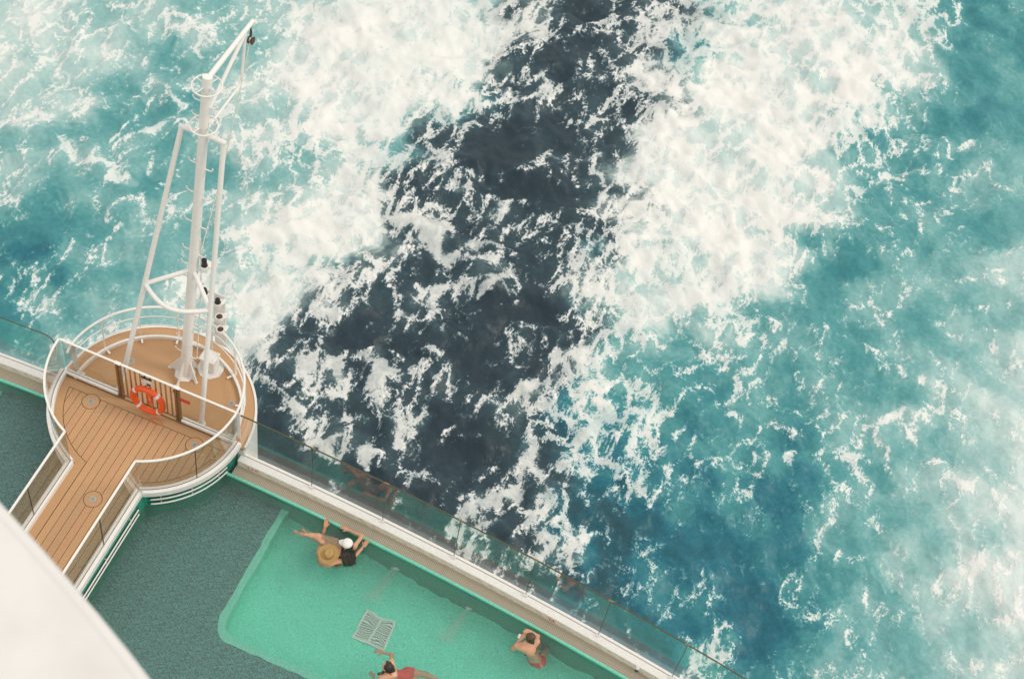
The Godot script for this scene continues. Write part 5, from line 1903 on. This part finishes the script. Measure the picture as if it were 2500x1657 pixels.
func hugging_person() -> void:
	# sits in the water behind the other, both arms out to the edge
	var hd := Vector3(4.401, -0.300, 1.291)
	var sl := Vector3(4.185, -0.500, 1.222)
	var sr := Vector3(4.465, -0.460, 1.361)
	var el := Vector3(4.054, -0.780, 0.894)
	var wl := Vector3(4.044, -0.500, 0.678)
	var er := Vector3(4.798, -0.500, 1.046)
	var wr := Vector3(4.874, -0.485, 0.756)
	var chest := (sl + sr) / 2 + Vector3(-0.02, -0.17, -0.02)
	var hips := chest + Vector3(0.02, -0.4, -0.2)
	var neck := (sl + sr) / 2 + Vector3(0.0, 0.03, -0.02)
	var bones := [[neck, hd + Vector3(0, -0.04, 0), 0.055, 0.05], [sl, sr, 0.062, 0.062], [sl + Vector3(0.03, -0.05, 0), chest, 0.07, 0.125], [sr + Vector3(-0.03, -0.05, 0), chest, 0.07, 0.125], [chest, hips, 0.13, 0.125],
		[sl, el, 0.052, 0.042], [el, wl, 0.042, 0.028], [sr, er, 0.054, 0.043], [er, wr, 0.043, 0.029]]
	for sg in [-1.0, 1.0]:
		var hip: Vector3 = hips + Vector3(0.08 * sg, -0.03, -0.02)
		var knee: Vector3 = hip + Vector3(0.06 * sg, -0.05, -0.4)
		var ankle: Vector3 = Vector3(knee.x, BASIN + 0.08, knee.z + 0.3)
		bones.append([hip, knee, 0.085, 0.06])
		bones.append([knee, ankle, 0.058, 0.036])
		foot(bones, ankle, ankle + Vector3(0.01 * sg, -0.03, -0.2), Vector3.UP)
	head(bones, hd, Vector3(0.15, -0.1, -1.0), Vector3.UP)
	var t := thing("person", "person in a wide straw hat sitting in the pool with both hands on its edge", "person", Vector3(hips.x, BASIN, hips.z), "people in the pool")
	var s := flesh(bones)
	hand(s, wl, Vector3(4.004, -0.470, 0.542) - wl, Vector3(0, 1, -0.1), 1.0, 0.5)
	hand(s, wr, Vector3(4.892, -0.470, 0.600) - wr, Vector3(0, 1, -0.2), -1.0, 0.5)
	put("body", s, mats.skin_tan, t)
	put("swim_trunks", cloth(bones, [[hips + Vector3(0, 0.05, 0), hips + Vector3(0, -0.1, -0.08), 0.24, 0.26]]), mats.swim_dark, t)
	face_parts(t, hd, Vector3(0.15, -0.1, -1.0), Vector3.UP)
	s = Shape.new()
	hide_of(grow([[hd + Vector3(0, 0.045, 0.02), hd + Vector3(0, -0.01, 0.04), 0.094, 0.084]], 0.012, 0.02), s)
	put("hair", s, mats.hair_dark, t)
	# hat
	var hc := hd + Vector3(0.02, 0.1, 0.03)
	var hb := Basis(Vector3(1, 0, 0.3).normalized(), 0.16)
	s = Shape.new()
	s.lathe([Vector2(0.086, 0.0), Vector2(0.125, -0.006), Vector2(0.165, -0.004), Vector2(0.192, 0.01), Vector2(0.197, 0.016), Vector2(0.192, 0.02), Vector2(0.165, 0.006), Vector2(0.125, 0.003), Vector2(0.088, 0.01)], 36, hc, hb)
	for i in s.v.size():
		var l := hb.inverse() * (s.v[i] - hc)
		s.v[i] += hb.y * (l.x * l.x * 0.9 - l.z * l.z * 0.35) * smoothstep(0.09, 0.2, Vector2(l.x, l.z).length())
	var hat := put("straw_hat", s, mats.straw, t, "wide straw hat with a pinched crown")
	s = Shape.new()
	s.lathe([Vector2(0.09, 0.002), Vector2(0.088, 0.05), Vector2(0.08, 0.088), Vector2(0.064, 0.108), Vector2(0.04, 0.112), Vector2(0.0, 0.1)], 28, hc, hb)
	for i in s.v.size():
		var l := hb.inverse() * (s.v[i] - hc)
		var top := smoothstep(0.06, 0.11, l.y)
		s.v[i] -= hb.y * top * 0.028 * exp(-pow(l.x / 0.03, 2.0))
		s.v[i] += hb.z * l.z * 0.18
	put("crown", s, mats.straw, hat)
	s = Shape.new()
	s.lathe([Vector2(0.0925, 0.004), Vector2(0.0915, 0.022)], 28, hc, hb)
	for i in s.v.size(): s.v[i] += hb.z * (hb.inverse() * (s.v[i] - hc)).z * 0.18
	put("hat_band", s, mats.rust_dark, hat)
	s = Shape.new()
	s.lathe([Vector2(0.0, 0.006), Vector2(0.02, 0.004), Vector2(0.024, 0.0)], 14, hc + hb * Vector3(0.05, 0.075, -0.055), hb * Basis(Vector3(1, 0, 1).normalized(), -0.75))
	put("badge", s, mats.swim_dark, hat)
	# watch on the right wrist
	var wd := (wr - er).normalized()
	var wb := Basis(Quaternion(Vector3.UP, wd))
	s = Shape.new()
	s.lathe([Vector2(0.031, -0.012), Vector2(0.036, -0.01), Vector2(0.036, 0.01), Vector2(0.031, 0.012)], 18, wr - wd * 0.02, wb)
	var watch := put("watch", s, mats.black, t, "dark wristwatch")
	s = Shape.new()
	s.lathe([Vector2(0.0, 0.008), Vector2(0.017, 0.008), Vector2(0.019, 0.0)], 14, wr - wd * 0.02 + Vector3(0, 0.034, 0.01))
	put("dial", s, mats.drain_metal, watch)

func capped_person() -> void:
	var hd := Vector3(4.644, -0.190, 1.009)
	var sf := Vector3(4.734, -0.400, 0.872)
	var sb := Vector3(4.572, -0.440, 1.062)
	var el := Vector3(4.768, -0.430, 0.600)
	var wr := Vector3(4.471, -0.465, 0.573)
	var hip := Vector3(4.367, -0.840, 0.808)
	var k1 := Vector3(3.994, -0.595, 0.877)
	var a1 := Vector3(3.680, -0.610, 0.981)
	var f1 := Vector3(3.521, -0.600, 1.003)
	var k2 := Vector3(4.111, -0.610, 0.957)
	var a2 := Vector3(3.758, -0.680, 0.890)
	var f2 := Vector3(3.633, -0.630, 0.867)
	var e2 := Vector3(4.365, -0.620, 1.105)
	var w2 := Vector3(4.231, -0.660, 1.006)
	var chest := (sf + sb) / 2 + Vector3(-0.04, -0.16, -0.02)
	var neck := (sf + sb) / 2 + Vector3(0.0, 0.03, 0.0)
	var bones := [[neck, hd + Vector3(0.0, -0.05, 0), 0.048, 0.045], [sf, sb, 0.052, 0.052], [sf + Vector3(-0.02, -0.05, 0), chest, 0.06, 0.105], [sb + Vector3(-0.02, -0.05, 0), chest, 0.06, 0.105],
		[chest, chest.lerp(hip, 0.55), 0.108, 0.092], [chest.lerp(hip, 0.55), hip, 0.092, 0.125],
		[sf, el, 0.044, 0.036], [el, wr, 0.037, 0.025], [sb, e2, 0.044, 0.036], [e2, w2, 0.036, 0.025],
		[hip + Vector3(0.02, 0.0, -0.06), k1, 0.09, 0.058], [k1, k1.lerp(a1, 0.4), 0.056, 0.054], [k1.lerp(a1, 0.4), a1, 0.054, 0.032], [hip + Vector3(0.02, 0, 0.07), k2, 0.09, 0.058], [k2, k2.lerp(a2, 0.4), 0.056, 0.054], [k2.lerp(a2, 0.4), a2, 0.054, 0.032]]
	foot(bones, a1, f1, Vector3(0.1, 0.5, 0.85))
	foot(bones, a2, f2, Vector3(0.2, 0.7, 0.6))
	var face := Vector3(-1.0, -0.15, -0.1)
	head(bones, hd, face, Vector3.UP)
	var t := thing("person", "person in a white cap with long dark hair leaning an arm on the pool edge", "person", Vector3(hip.x, WATER - 0.5, hip.z), "people in the pool")
	var s := flesh(bones)
	hand(s, wr, Vector3(4.306, -0.475, 0.553) - wr, Vector3(0, 1, 0), -1.0, 0.35)
	hand(s, w2, Vector3(-0.4, -0.1, -0.7), Vector3(0, 1, 0), 1.0, 0.4)
	put("body", s, mats.skin_light, t)
	put("bikini_bottom", cloth(bones, [[hip + Vector3(0.03, 0, -0.09), hip + Vector3(0.03, 0, 0.09), 0.11, 0.11]]), mats.swim_dark, t)
	face_parts(t, hd, face, Vector3.UP)
	var path := [hd + Vector3(0.04, 0.03, 0.0), Vector3(4.653, -0.300, 1.046), Vector3(4.702, -0.370, 1.108), Vector3(4.749, -0.450, 1.155), Vector3(4.794, -0.545, 1.215)]
	var locks := strands(path, [0.06, 0.1, 0.14, 0.14, 0.12], 60, 17, 0.019)
	locks.append([hd + Vector3(0.015, 0.03, 0), hd + Vector3(0.03, -0.02, 0.01), 0.094, 0.09])
	s = Shape.new()
	hide_of(grow(locks, 0.01, 0.006), s)
	put("hair", s, mats.hair_dark, t, "long dark wavy hair falling down the back")
	# cap
	var cc := hd + Vector3(0.0, 0.055, 0.0)
	var cb := Basis(Vector3(0, 0, 1), 0.12)
	s = Shape.new()
	s.lathe([Vector2(0.101, 0.0), Vector2(0.104, 0.012), Vector2(0.1, 0.035), Vector2(0.086, 0.062), Vector2(0.06, 0.08), Vector2(0.03, 0.087), Vector2(0.0, 0.089)], 32, cc, cb)
	var cap := put("cap", s, mats.cap_white, t, "white cap")
	s = Shape.new()
	var rows := []
	for i in 13:
		var a := PI * 0.5 + PI * (i / 12.0)
		var reach := 0.1 + 0.075 * pow(sin(PI * i / 12.0), 0.6)
		var o := cb * Vector3(cos(a) * 0.1, 0.004, sin(a) * 0.085)
		var q := cb * Vector3(cos(a) * reach, -0.012, sin(a) * 0.088)
		rows.append([cc + q, cc + q + Vector3(0, 0.006, 0), cc + o + Vector3(0, 0.006, 0), cc + o])
	s.loft(rows)
	put("peak", s, mats.cap_white, cap)
	s = Shape.new()
	s.lathe([Vector2(0.0, 0.094), Vector2(0.008, 0.092), Vector2(0.01, 0.087)], 10, cc, cb)
	put("button", s, mats.cap_white, cap)
	s = Shape.new()
	s.lathe([Vector2(0.1048, 0.002), Vector2(0.1055, 0.011)], 32, cc, cb)
	put("sweat_band", s, mats.channel_dark, cap)

func lone_person() -> void:
	var hd := Vector3(8.438, -0.220, 1.267)
	var sl := Vector3(8.275, -0.440, 1.425)
	var sr := Vector3(8.568, -0.420, 1.202)
	var el := Vector3(8.205, -0.620, 1.449)
	var wl := Vector3(8.268, -0.420, 1.297)
	var er := Vector3(8.542, -0.500, 1.054)
	var wr := Vector3(8.384, -0.400, 1.067)
	var waist := Vector3(8.603, -0.750, 1.373)
	var hip := Vector3(8.677, -0.920, 1.361)
	var mid := (sl + sr) / 2
	var chest := mid.lerp(waist, 0.35)
	var bones := [[mid + Vector3(0, 0.03, -0.01), hd + Vector3(0, -0.05, 0.0), 0.05, 0.047], [sl, sr, 0.055, 0.055], [sl, chest, 0.06, 0.105], [sr, chest, 0.06, 0.105], [mid + Vector3(0, -0.03, 0), chest, 0.08, 0.11], [chest, waist, 0.115, 0.1], [waist, hip, 0.1, 0.125],
		[sl, el, 0.047, 0.038], [el, wl, 0.038, 0.027], [sr, er, 0.047, 0.038], [er, wr, 0.038, 0.027]]
	for sg in [-1.0, 1.0]:
		var h0: Vector3 = hip + Vector3(0.08 * sg, -0.02, 0.03 * sg)
		var kn: Vector3 = Vector3(h0.x + 0.01 * sg, -1.2, h0.z - 0.36)
		var an := Vector3(kn.x - 0.02, BASIN + 0.07, kn.z + 0.1)
		bones.append([h0, kn, 0.094, 0.06])
		bones.append([kn, an, 0.057, 0.034])
		foot(bones, an, an + Vector3(-0.03, -0.02, -0.12), Vector3(0, 1, 0))
	var face := Vector3(-0.45, -0.35, -0.9)
	head(bones, hd, face, Vector3.UP)
	var t := thing("person", "person in a red bikini bottom with a hair bun alone by the pool edge", "person", Vector3(hip.x, BASIN, hip.z), "people in the pool")
	var s := flesh(bones)
	hand(s, wl, hd + Vector3(-0.1, -0.09, -0.1) - wl, Vector3(-0.4, 0.9, 0.2), -1.0, 0.5)
	hand(s, wr, hd + Vector3(-0.12, -0.1, -0.12) - wr, Vector3(0.1, 1, -0.4), 1.0, 0.5)
	put("body", s, mats.skin_light, t)
	put("bikini_bottom", cloth(bones, [[hip + Vector3(-0.14, -0.03, 0.05), hip + Vector3(0.14, 0.0, -0.07), 0.12, 0.12], [hip + Vector3(0, -0.1, 0.06), hip + Vector3(0, -0.0, 0.1), 0.13, 0.13]]), mats.swim_red, t, "red bikini bottom")
	var up_ := (mid - waist).normalized()
	var across := (sr - sl).normalized()
	var q := chest + up_ * 0.0
	put("bikini_strap", cloth(bones, [[q - across * 0.2, q + across * 0.2, 0.011, 0.011], [q - across * 0.2 + Vector3(0, -0.02, 0.1), q + across * 0.2 + Vector3(0, -0.02, 0.1), 0.014, 0.014], [q + Vector3(0, -0.02, 0.12) - across * 0.2, q + Vector3(0, -0.02, 0.12) + across * 0.2, 0.014, 0.014]], 0.006, 0.008), mats.swim_dark, t)
	face_parts(t, hd, face, Vector3.UP)
	var fdir := face.normalized()
	var locks := strands([hd - fdir * -0.05 + Vector3(0, 0.07, 0), hd + Vector3(0, 0.1, 0) - fdir * 0.02, hd + Vector3(0, 0.06, 0) - fdir * 0.085, hd + Vector3(0, -0.01, 0) - fdir * 0.1], [0.05, 0.06, 0.06, 0.03], 26, 23, 0.014)
	locks.append([hd + Vector3(0, 0.035, 0) - fdir * 0.02, hd + Vector3(0, 0.0, 0) - fdir * 0.03, 0.093, 0.085])
	s = Shape.new()
	hide_of(grow(locks, 0.009, 0.006), s)
	var hair := put("hair", s, mats.hair_brown, t)
	var bn := hd - fdir * 0.125 + Vector3(0.01, 0.0, 0)
	s = Shape.new()
	hide_of(grow(strands([bn + Vector3(-0.03, 0.015, 0), bn + Vector3(0.0, 0.03, 0), bn + Vector3(0.035, 0.0, 0)], [0.02, 0.03, 0.02], 10, 29, 0.02), 0.008, 0.006), s)
	put("bun", s, mats.hair_dark, hair)
	s = Shape.new()
	s.box(wl + Vector3(-0.03, 0.05, -0.04), Vector3(0.05, 0.012, 0.08), Basis(Vector3(1, 0, 0.4).normalized(), 0.5), 0.004)
	single("phone", "small white phone held by the lone swimmer at the pool edge", "phone", s, mats.cap_white)

func swimming_person() -> void:
	var hd := Vector3(6.305, -0.360, 2.836)
	var sr := Vector3(6.304, -0.550, 2.656)
	var sl := Vector3(6.258, -0.560, 2.967)
	var el := Vector3(6.239, -0.660, 2.461)
	var wr := Vector3(6.064, -0.720, 2.486)
	var hip := Vector3(6.620, -0.740, 2.697)
	var kn := Vector3(6.938, -0.850, 2.571)
	var mid := (sl + sr) / 2 + Vector3(0.06, -0.02, 0.02)
	var chest := mid.lerp(hip, 0.3) + Vector3(0, -0.04, 0.03)
	var bones := [[mid + Vector3(-0.04, 0.03, 0), hd + Vector3(0.02, -0.05, 0), 0.05, 0.047], [sl, mid, 0.055, 0.075], [mid, sr, 0.075, 0.055], [sl, chest, 0.06, 0.1], [sr, chest, 0.06, 0.1], [chest, chest.lerp(hip, 0.6), 0.11, 0.095], [chest.lerp(hip, 0.6), hip, 0.095, 0.13],
		[sr, el, 0.046, 0.038], [el, wr, 0.038, 0.026], [sl, sl + Vector3(-0.02, -0.22, 0.16), 0.046, 0.038], [sl + Vector3(-0.02, -0.22, 0.16), sl + Vector3(-0.16, -0.32, -0.04), 0.038, 0.026]]
	for sg in [-1.0, 1.0]:
		var k2: Vector3 = kn + Vector3(0.0, -0.06 + 0.05 * sg, 0.1 * sg)
		var an: Vector3 = k2 + Vector3(0.36, -0.16, 0.04 * sg)
		bones.append([hip + Vector3(0.02, 0, 0.075 * sg), k2, 0.094, 0.06])
		bones.append([k2, an, 0.058, 0.034])
		foot(bones, an, an + Vector3(0.18, -0.06, 0.0), Vector3(0.3, 0.9, 0))
	var face := Vector3(-0.8, -0.5, -0.2)
	head(bones, hd, face, Vector3.UP)
	var t := thing("person", "person in a red swimsuit swimming at the bottom edge of the picture", "person", Vector3(hip.x, WATER - 0.6, hip.z), "people in the pool")
	var s := flesh(bones)
	hand(s, wr, Vector3(5.923, -0.760, 2.478) - wr, Vector3(0, 1, 0), -1.0, 0.25)
	hand(s, sl + Vector3(-0.16, -0.32, -0.04), Vector3(-0.7, -0.3, -0.5), Vector3(0, 1, 0), 1.0, 0.3)
	put("body", s, mats.skin_light, t)
	put("swimsuit", cloth(bones, [[hip + Vector3(-0.02, 0.02, -0.1), hip + Vector3(0.0, 0.02, 0.1), 0.14, 0.14], [hip, chest.lerp(hip, 0.5), 0.15, 0.13]]), mats.swim_red, t, "red swimsuit")
	put("strap", cloth(bones, [[sr + Vector3(0.07, -0.05, 0.02), chest + Vector3(0.05, 0, -0.05), 0.03, 0.03], [sl + Vector3(-0.02, 0.05, -0.12), mid + Vector3(0.1, 0.05, 0.04), 0.016, 0.016]], 0.006, 0.008), mats.swim_red, t)
	face_parts(t, hd, face, Vector3.UP)
	var fdir := face.normalized()
	var locks := strands([hd + Vector3(-0.04, 0.075, 0), hd + Vector3(0.02, 0.09, 0.0), hd + Vector3(0.08, 0.05, 0.02), hd + Vector3(0.11, -0.02, 0.05)], [0.06, 0.07, 0.07, 0.06], 30, 37, 0.015)
	locks.append([hd + Vector3(0.01, 0.035, 0), hd + Vector3(0.03, 0.0, 0.01), 0.093, 0.088])
	locks.append_array(strands([hd + Vector3(-0.02, 0.0, 0.09), hd + Vector3(-0.06, -0.04, 0.13), hd + Vector3(-0.12, -0.1, 0.16)], [0.03, 0.03, 0.02], 5, 41, 0.01))
	s = Shape.new()
	hide_of(grow(locks, 0.009, 0.006), s)
	put("hair", s, mats.hair_dark, t)
